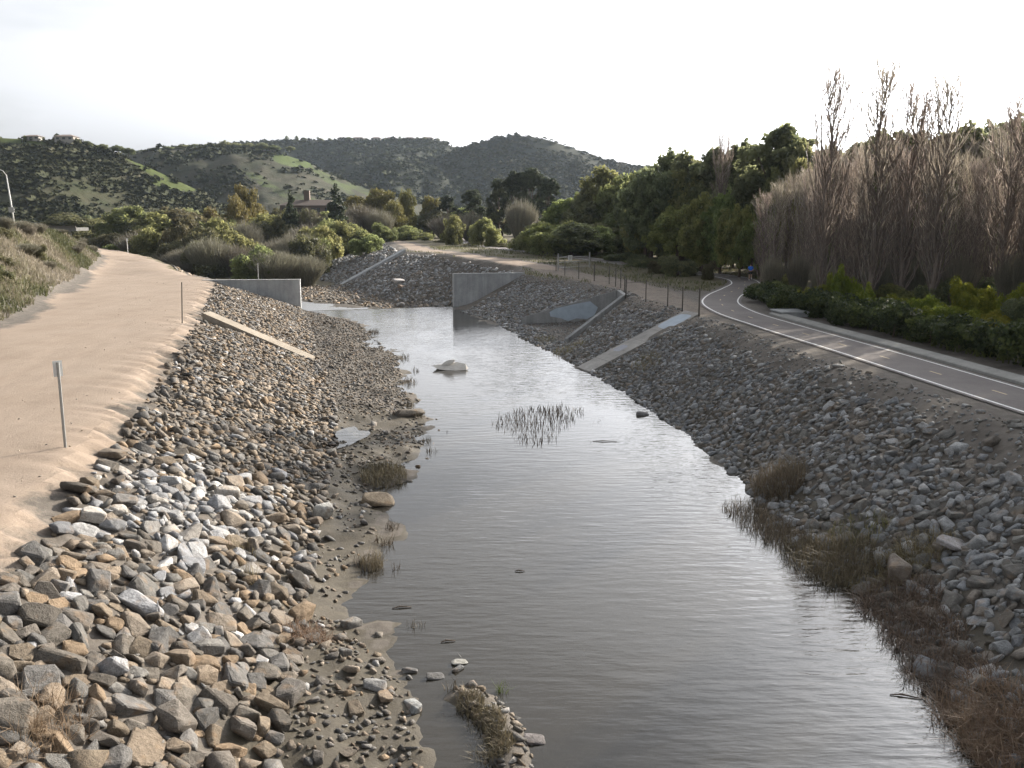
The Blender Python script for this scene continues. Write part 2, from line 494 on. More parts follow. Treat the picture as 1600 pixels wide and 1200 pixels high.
# ------------------------------------------------------------------ the terrain: break lines with heights, triangulated, then a fine grid
L_CREST = [(-42,-15,8.8),(-43,30,8.8),(-47,70,9.0),(-51.4,90,9.15),(-56,105,9.5),(-61,120,9.0),(-72,150,6.3),(-95,195,5.0),(-118,225,4.6),(-140,262,4.2)]
L_ROAD = [(-26,-15,3.4),(-27,20,3.4),(-29.5,42,3.4),(-32.6,57,3.4),(-37,70,3.4),(-50,105.6,3.4),(-66.8,147,3.4),(-93,198,3.4),(-125,235,3.4)]
L_TOP = [(-9.5,-15,3.4),(-9.9,0,3.4),(-10.4,12,3.4),(-11,18.3,3.4),(-11.5,20.5,3.4),(-12.8,25.5,3.4),(-14.2,31.5,3.4),(-16.3,39,3.4),(-19.8,52,3.4),(-24,67.3,3.4),(-32.2,95.5,3.4),
         (-41,112,3.4),(-57.5,147,3.4),(-81,190,3.4),(-112,228,3.4)]
L_TOE = [(-4,-15,.5),(-4.2,8,.5),(-4.7,15,.5),(-5.4,19.3,.5),(-6,23,.5),(-6.9,28.5,.5),(-7.6,35,.5),(-9.4,44.6,.5),(-14,61.6,.5),(-19.7,84,.5),(-23.6,96.8,.6)]
L_WAT = [(-0.3,-15,0),(-0.6,8,0),(-1.5,15.2,0),(-2.2,17.9,0),(-4.2,21.5,0),(-4.5,24.5,0),(-4.1,27.1,0),(-5.0,31,0),(-4.3,34.4,0),(-3.8,39.6,0),(-4.6,44.9,0),(-6.2,51.9,0),(-8.1,64.1,0),
         (-11.3,74.6,0),(-14.8,86.2,0),(-19.6,93.6,0),(-22.0,96.6,0)]
BED = [(4,-15,-.8),(4,15,-.8),(2.5,30,-.8),(2,45,-.8),(-1.5,60,-.8),(-5,76,-.7),(-10,88,-.6),(-14.3,98.3,-.5)]
R_WAT = [(9.0,-15,0),(9.0,5,0),(9.2,15,0),(9.4,17.7,0),(9.9,22.7,0),(9.2,24.5,0),(8.7,29,0),(9.3,32.7,0),(8.5,40.8,0),(6.9,50.9,0),(4.9,59.9,0),(3.8,65.7,0),(2.4,70,0),(0.9,76.6,0),(-0.6,84,0),(-2.8,91,0),(-5.2,97,0),(-6.0,102,0)]
R_TOP = [(20,-15,3.4),(18.2,5,3.4),(16.4,24,3.4),(15.2,35,3.4),(14.0,45,3.4),(12.8,57,3.4),(12.2,62,3.4),(11.2,70,3.4),(10.4,76.2,3.4)]
R_TOP2 = [(10.2,83.0,3.4),(7.0,94.9,3.4),(1.2,106.6,3.4)]
R_FAR = [(27,-15,3.4),(25.5,15,3.4),(24,35,3.4),(21.5,52,3.4),(21.5,64,3.4),(26,78,3.4),(32,98,3.4),(30,115,3.5),(18,140,4.2),(8,166,4.4),(0,195,4.5),(-6,240,4.5),(-12,300,4.5)]
R_OUT = [(80,-15,3.9),(80,60,3.9),(80,150,4.2),(80,300,4.8)]
W_UP = [(-22.7,97.15,-.06),(-14.5,100.05,-.06),(-6.4,102.9,-.06)]
W_DN = [(-22.9,97.75,-1.8),(-14.7,100.65,-1.8),(-6.6,103.5,-1.8)]
LL_BASE = [(-23.6,99.4,-1.75),(-33.5,116,-1.4),(-50,149,-1.3),(-73,194,-1.3),(-101,236,-1.2)]
F_BASE = [(-7.2,106.2,-1.5),(-8.2,117,-1.4),(-17.8,124.5,-1.3),(-29.7,152,-1.3),(-50,193,-1.3),(-80,250,-1.2)]
F_TOP = [(1.6,108.6,3.5),(1.0,116,4.0),(-9.8,137,4.5),(-19.3,160,4.5),(-30,215,4.5),(-45,300,4.5)]
NA_T = [(9.9,76.9,3.35),(4.7,70.9,.3)]          # near wing wall: outer ground line follows the slope
NA_B = [(9.55,77.3,.75),(4.4,71.25,.12)]
NB_T = [(9.9,82.3,3.3),(1.2,84.6,.35)]
NB_B = [(9.55,81.9,.75),(1.0,84.1,.12)]
SPOTS = [(-140,-15,9),(-140,60,9),(-140,130,9),(-140,205,8),(-140,300,4.2),(-100,300,3.5),(-26,108,-1.85),(-17,106,-1.85),(-28.5,121,-1.7),(-31.5,130,-1.25),(-20,120.5,-1.25),(-12,112,-1.3),
         (-24.3,97.9,-0.6),(-28,97.9,1.4),(-6,104.6,-1.5),(-32.6,99.2,3.4),(-25.0,99.2,-1.3),(-4.6,103.5,.35),(-2,104.8,1.7),(-3.5,106.4,-1.0),(0.3,108.2,2.8)]

def build_tin():
    verts, edges, zs = [], [], []
    def addp(P, chain=True):
        n = len(verts)
        for p in P: verts.append(Vector((p[0], p[1]))); zs.append(p[2])
        if chain: edges.extend((n+i, n+i+1) for i in range(len(P)-1))
    for P in (L_CREST, L_ROAD, L_TOP, L_TOE, L_WAT, BED, R_WAT, R_TOP, R_TOP2, R_FAR, R_OUT, W_UP, W_DN, LL_BASE, F_BASE, F_TOP, NA_T, NA_B, NB_T, NB_B): addp(P)
    addp(SPOTS, False)
    vo, eo, fo, ov, oe, of = delaunay_2d_cdt(verts, edges, [], 0, 1e-5)
    z = np.zeros(len(vo))
    arr = np.array([v[:] for v in verts])
    for i, src in enumerate(ov):
        if src: z[i] = zs[src[0]]
        else:
            d = np.hypot(arr[:, 0]-vo[i][0], arr[:, 1]-vo[i][1]); k = np.argsort(d)[:2]; z[i] = np.mean([zs[j] for j in k])
    return np.array([v[:] for v in vo]), z, [tuple(f) for f in fo]
TV, TZ, TF = build_tin()

# grid lines: fine in the channel and near the camera, coarser away from it
def spaced(segs):
    out = []
    for a, b, s in segs: out.append(np.arange(a, b, s))
    return np.concatenate(out)
GX = np.r_[spaced([(-140,-75,2.5),(-75,-42,1.0),(-42,-28,.6),(-28,18,.3),(18,30,.5),(30,80,2.0)]), 80.0]
GY = np.r_[spaced([(-15,8,1.0),(8,45,.25),(45,86,.33),(86,110,.3),(110,150,.8),(150,300,2.5)]), 300.0]
NX, NY = len(GX), len(GY)
XX, YY = np.meshgrid(GX, GY)          # rows: y
ZZ = np.full(XX.shape, 3.5)
for f in TF:
    for k in range(1, len(f)-1):
        a, b, c = TV[f[0]], TV[f[k]], TV[f[k+1]]
        i0, i1 = np.searchsorted(GX, [min(a[0],b[0],c[0])-1e-6, max(a[0],b[0],c[0])+1e-6]); j0, j1 = np.searchsorted(GY, [min(a[1],b[1],c[1])-1e-6, max(a[1],b[1],c[1])+1e-6])
        if i1 <= i0 or j1 <= j0: continue
        x, y = XX[j0:j1, i0:i1], YY[j0:j1, i0:i1]
        det = (b[1]-c[1])*(a[0]-c[0]) + (c[0]-b[0])*(a[1]-c[1])
        if abs(det) < 1e-9: continue
        l1 = ((b[1]-c[1])*(x-c[0]) + (c[0]-b[0])*(y-c[1]))/det; l2 = ((c[1]-a[1])*(x-c[0]) + (a[0]-c[0])*(y-c[1]))/det; l3 = 1-l1-l2
        ok = (l1 >= -1e-6) & (l2 >= -1e-6) & (l3 >= -1e-6)
        zt = l1*TZ[f[0]] + l2*TZ[f[k]] + l3*TZ[f[k+1]]
        ZZ[j0:j1, i0:i1][ok] = zt[ok]

sharp = np.maximum(1 - smoothstep(0.5, 1.4, np.minimum.reduce([dist_poly(XX, YY, W_UP), dist_poly(XX, YY, NA_T), dist_poly(XX, YY, NB_T),
                                                               dist_poly(XX, YY, [(-33,98.4),(-23,98.4)]), dist_poly(XX, YY, [(-6.5,103.2),(1,107)])])), 0)
for it in range(5):                    # round the break lines off
    S = ZZ.copy()
    S[1:-1, 1:-1] = (ZZ[1:-1, 1:-1]*2 + ZZ[:-2, 1:-1] + ZZ[2:, 1:-1] + ZZ[1:-1, :-2] + ZZ[1:-1, 2:])/6
    ZZ = ZZ*sharp + S*(1-sharp)

PATH_C = [(24.2,-15),(21.6,10),(19.0,30.2),(17.55,45.3),(16.45,55.2),(15.85,63.5),(16.4,70.5),(18.2,77),(21.2,84.5),(23.9,92),(24.8,98.5),(23.9,105),(20.8,112.5),(15.5,122),(8.5,138),(1.0,158),(-6.5,185),(-13,235),(-22,300)]
PATH_C = catmull(PATH_C, 260)
d_path = dist_poly(XX, YY, PATH_C)
d_top = dist_poly(XX, YY, L_TOP); d_lroad = dist_poly(XX, YY, L_ROAD); d_lwat = dist_poly(XX, YY, L_WAT); d_rwat = dist_poly(XX, YY, R_WAT); d_toe = dist_poly(XX, YY, L_TOE)
d_rtop = np.minimum(dist_poly(XX, YY, R_TOP), dist_poly(XX, YY, R_TOP2))
z_left_road = inside(XX, YY, L_ROAD + L_TOP[::-1])
z_left_slope = inside(XX, YY, L_TOP[:11] + [(-24,98)] + L_TOE[::-1])
z_bench = inside(XX, YY, L_TOE + L_WAT[::-1])
z_emb = inside(XX, YY, L_CREST + L_ROAD[::-1])
z_right_slope = inside(XX, YY, R_WAT + [(-4.5,103.6)] + R_TOP2[::-1] + R_TOP[::-1])
z_far_bank = inside(XX, YY, F_TOP + F_BASE[::-1])
z_right_flat = inside(XX, YY, R_TOP + R_TOP2 + F_TOP + R_FAR[::-1])

flat = 1 - smoothstep(1.9, 3.2, d_path)
amp = np.where(z_left_road, 0.022, 0.13)
amp = np.where(z_right_flat, 0.07, amp)
amp = np.where(XX < -60, 0.3, amp)
nzv = fbm(XX*0.5, YY*0.5, 3, 4)*amp*1.3 + fbm(XX*1.9, YY*1.9, 9, 3)*amp*0.55
nzv = nzv + np.where(z_bench, fbm(XX*0.7, YY*0.7, 21, 4)*0.16 + fbm(XX*3.1, YY*3.1, 22, 3)*.05, 0)
nzv = np.where(YY > 104, nzv + fbm(XX*0.12, YY*0.12, 5, 4)*0.5*(1-flat)*np.where(z_right_flat, .3, 1), nzv)
# erosion rills on the brow of the left bank and ruts into the road
al = YY + XX*0.25
rill = np.abs(fbm(al*1.15 + XX*0.08, XX*0.10 + 3, 33, 3))
brow = np.exp(-((d_top - np.where(z_left_slope, 0.9, 0.0))/1.25)**2) * np.where(YY < 99, 1, 0)
nzv = nzv - (0.30*np.clip(0.30 - rill, 0, 1)/0.30)*brow*np.where(z_left_slope, 1.0, 0.35)
nzv = nzv*(1-flat)*(1-sharp*0.9)
ZZ = ZZ + nzv
SPIT = [(-.95,17.5),(-.45,16.9),(-.05,16.0),(.0,15.0),(.15,12.0),(.3,8)]
d_spit = dist_poly(XX, YY, SPIT)
ZZ = np.maximum(ZZ, .15 - .36*np.clip(d_spit/.62, 0, 9)**2 + fbm(XX*1.7, YY*1.7, 91, 3)*.10)
ZZ = ZZ*(1-flat) + flat*np.where(YY > 108, ZZ, 3.4)
def path_z(x, y): return 3.44 if y < 100 else 3.44 + (ground_z(x, y) - 3.4)*min(1, (y-100)/12)

for off_, ph_ in ((3.6, 0), (5.3, 0), (8.2, 2), (9.9, 2)):           # shallow wheel ruts along the dirt road
    rut = np.exp(-((d_top + .35*np.sin(YY*.05 + ph_) - off_)/.16)**2)*np.clip(.35 + 1.3*fbm(XX*.1, YY*.1, 95 + ph_, 2), 0, 1)
    ZZ = ZZ - .028*rut*np.where(z_left_road, 1, 0)
# surface weights (what the ground is made of; shade on the nearer track painted in)
jit = fbm(XX*0.22, YY*0.22, 61, 4)*1.4
sand = smoothstep(-2.0, 0.7, np.where(z_left_road, d_top, -d_top) + jit*0.5 + (rill - .3)*2.2 + fbm(XX*1.6, YY*1.6, 64, 3)*.6) * np.where(z_left_road | (d_top < 3), 1, 0)
sand = sand * smoothstep(-0.6, 2.6, np.where(z_emb, -d_lroad, d_lroad) + jit*1.1)
F_ROADC = [(12.6,64),(11.8,74),(12.2,84),(10.4,95),(6.5,106),(4.2,114),(-6.4,136),(-16,160),(-25,205),(-33,232),(-46,262)]
d_fr = dist_poly(XX, YY, F_ROADC)
sand = np.maximum(sand, np.where(YY < 112, .42, .75)*(1 - smoothstep(1.3, 2.6, d_fr + jit*0.4)))  # tree shade on the nearer track put into the colour as less sand
sand = np.maximum(sand, np.where(z_right_flat & (YY > 45) & (YY < 112), 0.48*(1-smoothstep(2.0, 5.0, d_fr)), 0))
sand = np.maximum(sand, np.where(z_right_flat & (YY < 70), 0.26 - 0.2*smoothstep(1.7, 3.0, d_path), 0))
mud = np.where(z_bench, 0.75 + 0.35*fbm(XX*0.3, YY*0.3, 41, 3), 0)
mud = np.where(z_bench & (YY > 46), 0.45, mud)
mud = np.maximum(mud, np.where(z_left_slope, 0.75*(1-smoothstep(0.0, 1.6, d_toe)), 0))
mud = np.maximum(mud, np.where(z_right_slope, 1.0*(1-smoothstep(0.4, 2.6, d_rwat)), 0))
mud = np.where(ZZ < 0.02, 1.0, mud)
mud = np.where(YY > 96.5, np.where(ZZ < 0, 0.5, 0), mud)
grass = np.where((z_emb | (XX < L_CREST[0][0]-4)) & ~z_left_road, smoothstep(0.2, 3.0, d_lroad + jit), 0)
grass = np.where(z_emb & (XX < -30), np.maximum(grass, smoothstep(0.5, 3.2, d_lroad)), grass)
rfar = inside(XX, YY, R_FAR + R_OUT[::-1])
grass = np.maximum(grass, np.where(rfar, smoothstep(0.0, 2.0, dist_poly(XX, YY, R_FAR)), 0))
grass = np.maximum(grass, np.where(z_right_flat & (YY > 84), 0.8*smoothstep(2.2, 4.0, d_fr)*smoothstep(1.7, 2.3, d_path), 0))
grass = np.where((YY > 150) & (XX < 20) & ~z_far_bank & ~z_right_flat & ~z_left_road & ~z_emb, 0.8, grass)

def ground_z(x, y):
    x = np.asarray(x, float); y = np.asarray(y, float)
    i = np.clip(np.searchsorted(GX, x) - 1, 0, NX-2); j = np.clip(np.searchsorted(GY, y) - 1, 0, NY-2)
    u = np.clip((x-GX[i])/(GX[i+1]-GX[i]), 0, 1); v = np.clip((y-GY[j])/(GY[j+1]-GY[j]), 0, 1)
    return (ZZ[j, i]*(1-u) + ZZ[j, i+1]*u)*(1-v) + (ZZ[j+1, i]*(1-u) + ZZ[j+1, i+1]*u)*v

def ground_n(x, y, e=0.4):
    gx = (ground_z(x+e, y) - ground_z(x-e, y))/(2*e); gy = (ground_z(x, y+e) - ground_z(x, y-e))/(2*e)
    n = np.stack([-gx, -gy, np.ones_like(gx)], -1)
    return n/np.linalg.norm(n, axis=-1, keepdims=True)

def zone_mesh(name, fmask):
    jj, ii = np.nonzero(fmask)
    vid = lambda j, i: j*NX + i
    q = np.stack([vid(jj, ii), vid(jj, ii+1), vid(jj+1, ii+1), vid(jj+1, ii)], 1)
    used, inv = np.unique(q.ravel(), return_inverse=True)
    V = np.stack([XX.ravel()[used], YY.ravel()[used], ZZ.ravel()[used]], 1)
    A = {k: ('FLOAT', np.clip(a.ravel()[used], 0, 1)) for k, a in (('sand', sand), ('mud', mud), ('grass', grass))}
    return obj(name, new_mesh(name, V, inv.reshape(-1, 4), M_EARTH, True, A))

XC = (XX[:-1, :-1] + XX[1:, 1:])/2; YC = (YY[:-1, :-1] + YY[1:, 1:])/2
zc = lambda P: inside(XC, YC, P)
m_road = zc(L_ROAD + L_TOP[::-1])
m_emb = zc([(-140,-15),(-140,300)] + L_CREST[::-1][:0] + [(-140,262)] + L_ROAD[::-1]) & ~m_road
m_left = zc(L_TOP[:11] + [(-23.2,97.4)] + [(-22.0,97.0)] + BED[::-1][1:]) & ~m_road & ~m_emb
m_right = zc(BED + [(-6.2,102.9)] + R_TOP2[::-1] + R_TOP[::-1])
m_farb = zc(F_TOP + F_BASE[::-1])
m_terr = zc(R_TOP + R_TOP2 + F_TOP + [(80,300),(80,-15)]) & ~m_right & ~m_farb
m_rest = ~(m_road | m_emb | m_left | m_right | m_farb | m_terr)
g_road = tag(zone_mesh('dirt_road', m_road), 'wide sandy dirt road along the left bank', kind='structure')
g_emb = tag(zone_mesh('embankment', m_emb), 'weedy embankment rising beside the dirt road', kind='structure')
g_left = tag(zone_mesh('left_bank', m_left), 'sunlit riprap bank with mud bench below the dirt road', kind='structure')
g_right = tag(zone_mesh('right_bank', m_right), 'shaded riprap bank below the bike path', kind='structure')
g_farb = tag(zone_mesh('far_bank', m_farb), 'shaded riprap bank of the channel bend beyond the weir', kind='structure')
g_terr = tag(zone_mesh('terrace', m_terr), 'level ground with dirt track beside the bike path', kind='structure')
g_bed = tag(zone_mesh('channel_bed', m_rest), 'lower channel bed beyond the weir', kind='structure')

# ground sheet out to the horizon, round the fine terrain
def ring():
    a, b = (-138, -13, 78, 298), (-5000, -3000, 5000, 8000)
    V = [(b[0],b[1],2.9),(b[2],b[1],2.9),(b[2],b[3],2.9),(b[0],b[3],2.9),(a[0],a[1],2.9),(a[2],a[1],2.9),(a[2],a[3],2.9),(a[0],a[3],2.9)]
    me = new_mesh('ground', np.array(V), [(0,1,5,4),(1,2,6,5),(2,3,7,6),(3,0,4,7)], M_EARTH, False, {'sand': ('FLOAT', np.zeros(8)), 'mud': ('FLOAT', np.zeros(8)), 'grass': ('FLOAT', np.ones(8))})
    tag(obj('ground', me), 'level valley floor reaching to the hills', kind='structure')
ring()

# water: the pool above the weir, the pool below it
wv = [(-18,-15,0),(13,-15,0),(13,60,0),(8,80,0),(-4.5,101.9,0),(-6.4,103.05,0),(-14.5,100.2,0),(-22.8,97.3,0),(-24,90,0),(-18,60,0)]
tag(obj('water', new_mesh('water', np.array(wv), [tuple(range(len(wv)))], M_WATER)), 'still pool of the channel reflecting the white sky', kind='structure')
lw = [(-24.2,98.2,-1.5),(-14.8,100.9,-1.5),(-6.9,103.7,-1.5),(-7.5,112,-1.5),(-14,122,-1.5),(-24,134,-1.5),(-38,134,-1.5),(-32,112,-1.5)]
tag(obj('lower_water', new_mesh('lower_water', np.array(lw), [tuple(range(len(lw)))], make_water('running_water', .28, .09))), 'shallow water below the weir', kind='structure')

# ------------------------------------------------------------------ bike path, lines, dashes, kerb, drain
def ribbon(C, off, width, zf, name, mat, parent=None, lift=0.0, i0=0, i1=None):
    C = np.asarray(C)[i0:i1]
    t = np.gradient(C, axis=0); t /= np.linalg.norm(t, axis=1, keepdims=True)
    nrm = np.stack([t[:, 1], -t[:, 0]], 1)
    V = []
    for c, n in zip(C, nrm):
        z = zf(c[0], c[1])
        for s in (-1, 1): V.append((*(c + n*(off + s*width/2)), z + lift))
    k = np.arange(len(C)-1)
    q = np.stack([2*k, 2*k+1, 2*k+3, 2*k+2], 1)
    return obj(name, new_mesh(name, np.array(V), q, mat), parent)
bike = ribbon(PATH_C, 0, 3.3, path_z, 'bike_path', M_ASPH)
tag(bike, 'grey asphalt bike path with white edge lines and yellow dashes', kind='structure')
ribbon(PATH_C, -1.38, 0.13, path_z, 'edge_line', M_LINE, bike, 0.005)
ribbon(PATH_C, 1.38, 0.11, path_z, 'edge_line', M_LINE, bike, 0.005)
seg = np.r_[0, np.cumsum(np.linalg.norm(np.diff(PATH_C, axis=0), axis=1))]
def along(s):
    return np.array([np.interp(s, seg, PATH_C[:, 0]), np.interp(s, seg, PATH_C[:, 1])])
s0 = np.interp(33.2, PATH_C[:, 1], seg) - 4.4*8
for k in range(30):
    s = s0 + k*4.4
    pts = np.array([along(s + t) for t in (0, .45, .9)])
    ribbon(pts, 0, 0.10, path_z, 'dash', M_YELLOW, bike, 0.005)

def kerb():
    idx = np.nonzero((PATH_C[:, 1] > -5) & (PATH_C[:, 1] < 63))[0]
    C = PATH_C[idx]; t = np.gradient(C, axis=0); t /= np.linalg.norm(t, axis=1, keepdims=True); nrm = np.stack([t[:, 1], -t[:, 0]], 1)
    prof = [(1.95,3.30),(2.0,3.50),(2.08,3.535),(2.55,3.60),(2.70,3.60),(2.75,3.30)]
    V, Fc = [], []
    for c, n in zip(C, nrm):
        for o_, z in prof: V.append((*(c + n*o_), z))
    m = len(prof)
    for i in range(len(C)-1):
        for k in range(m-1): Fc.append((i*m+k, i*m+k+1, (i+1)*m+k+1, (i+1)*m+k))
    Fc += [tuple(range(m))[::-1], tuple(range((len(C)-1)*m, len(C)*m))]
    tag(obj('kerb', new_mesh('kerb', np.array(V), Fc, make_concrete('concrete_kerb', (0.25, 0.25, 0.235), .3))), 'pale concrete kerb along the far side of the bike path', kind='structure')
kerb()
dp = U(1228, 490, 3.5)
dr = empty('storm_drain', (dp[0]+.25, dp[1], 3.4), R(5))
mb = MB(); mb.box((-.9,-1.0,-.1),(.9,-.8,.24)); mb.box((-.9,.8,-.1),(.9,1.0,.24)); mb.box((.7,-.8,-.1),(.9,.8,.24)); mb.box((-.9,-.8,-.1),(.7,.8,.02)); mb.build('box', M_CONC, dr)
mb = MB(); mb.box((-.98,-1.08,.243),(.98,1.08,.33)); mb.build('lid', M_CONC, dr)
tag(dr, 'low concrete storm drain inlet at the head of the kerb', 'drain')

# ------------------------------------------------------------------ concrete works: weir, wing walls, slope strips, culvert walls
def wall(name, a, b, thick, zb, zt_a, zt_b, mat, label, cat, cap=0.12, joints=0):
    """upright wall from a to b with a sloping top"""
    A, B = Vector(a), Vector(b); d = (B-A).normalized(); n = Vector((-d.y, d.x))*thick/2
    e = empty(name, (A.x, A.y, zb))
    o3 = Vector((A.x, A.y, zb))
    P = lambda p, z: Vector((p.x, p.y, z)) - o3
    mb = MB(); mb.prism([P(A-n, zb), P(B-n, zb), P(B+n, zb), P(A+n, zb)], [P(A-n, zt_a-cap), P(B-n, zt_b-cap), P(B+n, zt_b-cap), P(A+n, zt_a-cap)])
    mb.build('wall_panel', mat, e)
    n2 = n*1.12; A2, B2 = A - d*0.02, B + d*0.02
    mb = MB(); mb.prism([P(A2-n2, zt_a-cap+.002), P(B2-n2, zt_b-cap+.002), P(B2+n2, zt_b-cap+.002), P(A2+n2, zt_a-cap+.002)], [P(A2-n2, zt_a), P(B2-n2, zt_b), P(B2+n2, zt_b), P(A2+n2, zt_a)])
    mb.build('coping', mat, e)
    return tag(e, label, cat)
wall('wing_wall', (-33.5,97.4), (-23.15,98.35), .5, -2.3, 3.42, 3.42, M_CONC, 'tall grey concrete wing wall left of the weir, streaked with stains', 'wall')
wall('wing_wall', (-6.75,103.15), (1.4,106.4), .5, -2.3, 3.75, 3.65, M_CONC, 'grey concrete wing wall right of the weir, cut by the bank', 'wall')
mb = MB()
a, b = Vector((-23.4,97.35,0)), Vector((-6.3,103.35,0)); d = (b-a).normalized(); n = Vector((-d.y, d.x, 0))
mb.prism([a - n*.2 + Vector((0,0,-2.3)), b - n*.2 + Vector((0,0,-2.3)), b + n*.3 + Vector((0,0,-2.3)), a + n*.3 + Vector((0,0,-2.3))],
         [a - n*.2 + Vector((0,0,-.03)), b - n*.2 + Vector((0,0,-.03)), b + n*.3 + Vector((0,0,-.06)), a + n*.3 + Vector((0,0,-.06))])
tag(mb.build('weir', M_CONC), 'straight concrete weir sill across the channel between the wing walls', 'weir')
mb = MB()
for i in range(12):
    p, q = a + (b-a)*(i/12), a + (b-a)*((i+1)/12)
    mb.add([p + n*.18 + Vector((0,0,.004)), q + n*.18 + Vector((0,0,.004)), q + n*.42 + Vector((0,0,-.5)), p + n*.42 + Vector((0,0,-.5)), q + n*.55 + Vector((0,0,-1.5)), p + n*.55 + Vector((0,0,-1.5))], [(0,1,2,3),(3,2,4,5)])
tag(mb.build('spillover_water', M_WATER), 'thin sheet of water spilling over the weir sill', kind='structure')

def slope_strip(name, top, bot, width, mat, label, side=None, thick=.5, lift=.16, proud_t=0.05):
    """a concrete band lying down the bank from top to toe"""
    T, B = Vector(top), Vector(bot); d = (B-T).normalized(); s = Vector((-d.y, d.x, 0)).normalized()*width/2
    e = empty(name, T); up_ = Vector((0, 0, lift)); dn = Vector((0, 0, lift - thick))
    K = 6
    for i in range(K):                                   # cast in panels with open joints
        p, q = (B-T)*(i/K) + d*.012, (B-T)*((i+1)/K) - d*.012
        mb = MB(); mb.prism([p - s + dn, p + s + dn, q + s + dn, q - s + dn], [p - s + up_, p + s + up_, q + s + up_, q - s + up_]); mb.build('panel', mat, e)
    return tag(e, label, 'concrete strip')
slope_strip('slope_strip', (-21.4,62.6,3.25), (-13.7,60.6,.35), 1.05, M_CONC_TAN, 'sunlit tan concrete strip running down the rocky left bank', lift=.28)
sr = slope_strip('slope_strip', (12.5,61.9,3.42), (4.75,58.9,-.12), 2.0, M_CONC_TAN if False else make_concrete('concrete_brownish', (0.30, 0.29, 0.272), .3), 'wide brownish concrete strip down the right bank to the water', lift=.2)
def patch_on(e, T, B, width, u0, u1, v0, v1, lift, seed, mat, name='paint_patch'):
    T, B = Vector(T), Vector(B); d = B-T; s = Vector((-d.y, d.x, 0)).normalized()*width
    V = []; rs = random.Random(seed)
    for k in range(14):
        a = 2*math.pi*k/14; c, q = math.cos(a), math.sin(a)
        c = math.copysign(abs(c)**.5, c); q = math.copysign(abs(q)**.5, q)
        u = (u0+u1)/2 + (u1-u0)/2*c*(1+rs.uniform(-.06, .06)); v = (v0+v1)/2 + (v1-v0)/2*q*(1+rs.uniform(-.1, .02))
        V.append(d*u + s*(v-.5) + Vector((0, 0, lift)))
    obj(name, new_mesh(name, np.array([p[:] for p in V]), [tuple(range(14))], mat), e)
patch_on(sr, (12.5,61.9,3.42), (4.75,58.9,-.12), 2.0, .05, .30, .06, .94, .205, 1, M_PAINT)
patch_on(sr, (12.5,61.9,3.42), (4.75,58.9,-.12), 2.0, .60, .70, .1, .6, .205, 2, plain('faded_blue_paint', (.24,.25,.28)))
slope_strip('slope_strip', (-18.6,156,4.45), (-28.6,150.5,-1.1), 1.5, M_CONC, 'far concrete strip down the bank beyond the weir, below the bushes', lift=.25)

# culvert outlet in the right bank: head wall and two wing walls
cw = empty('culvert_walls', (9.9, 79.6, 0))
def rel_prism(e, base, top, name, mat):
    o3 = e.location
    mb = MB(); mb.prism([Vector(p)-o3 for p in base], [Vector(p)-o3 for p in top]); return mb.build(name, mat, e)
M_CULV = make_concrete('concrete_culvert', (0.23, 0.238, 0.24), .5)
rel_prism(cw, [(9.6,76.9,-.4),(9.95,76.9,-.4),(9.95,82.3,-.4),(9.6,82.3,-.4)], [(9.6,76.9,3.5),(9.95,76.9,3.5),(9.95,82.3,3.5),(9.6,82.3,3.5)], 'head_wall', M_CULV)
def sloped_wall(a, b, th, zb, za, zb2, name):
    A, B = Vector(a), Vector(b); d = (B-A).normalized(); n = Vector((-d.y, d.x))*th/2
    return rel_prism(cw, [(*(A-n), zb),(*(B-n), zb),(*(B+n), zb),(*(A+n), zb)], [(*(A-n), za),(*(B-n), zb2),(*(B+n), zb2),(*(A+n), za)], name, M_CULV)
sloped_wall((9.58,77.05), (4.3,70.85), .32, -.5, 3.52, .55, 'wing_wall')
fw = sloped_wall((9.58,82.1), (.9,84.35), .32, -.5, 3.5, .75, 'wing_wall')
V = []
for k, (x_, z_) in enumerate([(7.6,1.15),(7.9,1.9),(7.2,2.45),(6.2,2.25),(5.2,2.0),(4.1,1.72),(3.5,1.35),(3.6,.95),(4.6,.8),(5.2,.55),(6.0,.85),(6.9,.8)]):
    y_ = 82.1 + (9.58-x_)/(9.58-.9)*(84.35-82.1) - .185
    V.append((x_-9.9, y_-79.6, z_))
obj('paint_patch', new_mesh('paint_patch', np.array(V), [tuple(range(len(V)))], M_PAINT), cw)
tag(cw, 'concrete culvert outlet walls with pale blue paint patch in the right bank', 'culvert')

# ------------------------------------------------------------------ riprap
def hull_proto(seed, npts, ax):
    rs = random.Random(seed); bm = bmesh.new()
    for i in range(npts):
        v = Vector((rs.gauss(0,1), rs.gauss(0,1), rs.gauss(0,1))).normalized()
        p = [math.copysign(abs(c)**0.55, c) for c in v]
        bm.verts.new((p[0]*ax[0], p[1]*ax[1], p[2]*ax[2]))
    r = bmesh.ops.convex_hull(bm, input=bm.verts)
    bmesh.ops.delete(bm, geom=list({v for v in r['geom_interior'] + r['geom_unused'] if isinstance(v, bmesh.types.BMVert)}), context='VERTS')
    bmesh.ops.recalc_face_normals(bm, faces=bm.faces)
    bm.verts.index_update()
    return bm
def proto_arrays(bm):
    bmesh.ops.triangulate(bm, faces=bm.faces)
    bm.verts.index_update()
    return np.array([v.co[:] for v in bm.verts], np.float32), np.array([[v.index for v in f.verts] for f in bm.faces], np.int32)
PROTO = []
HERO = []
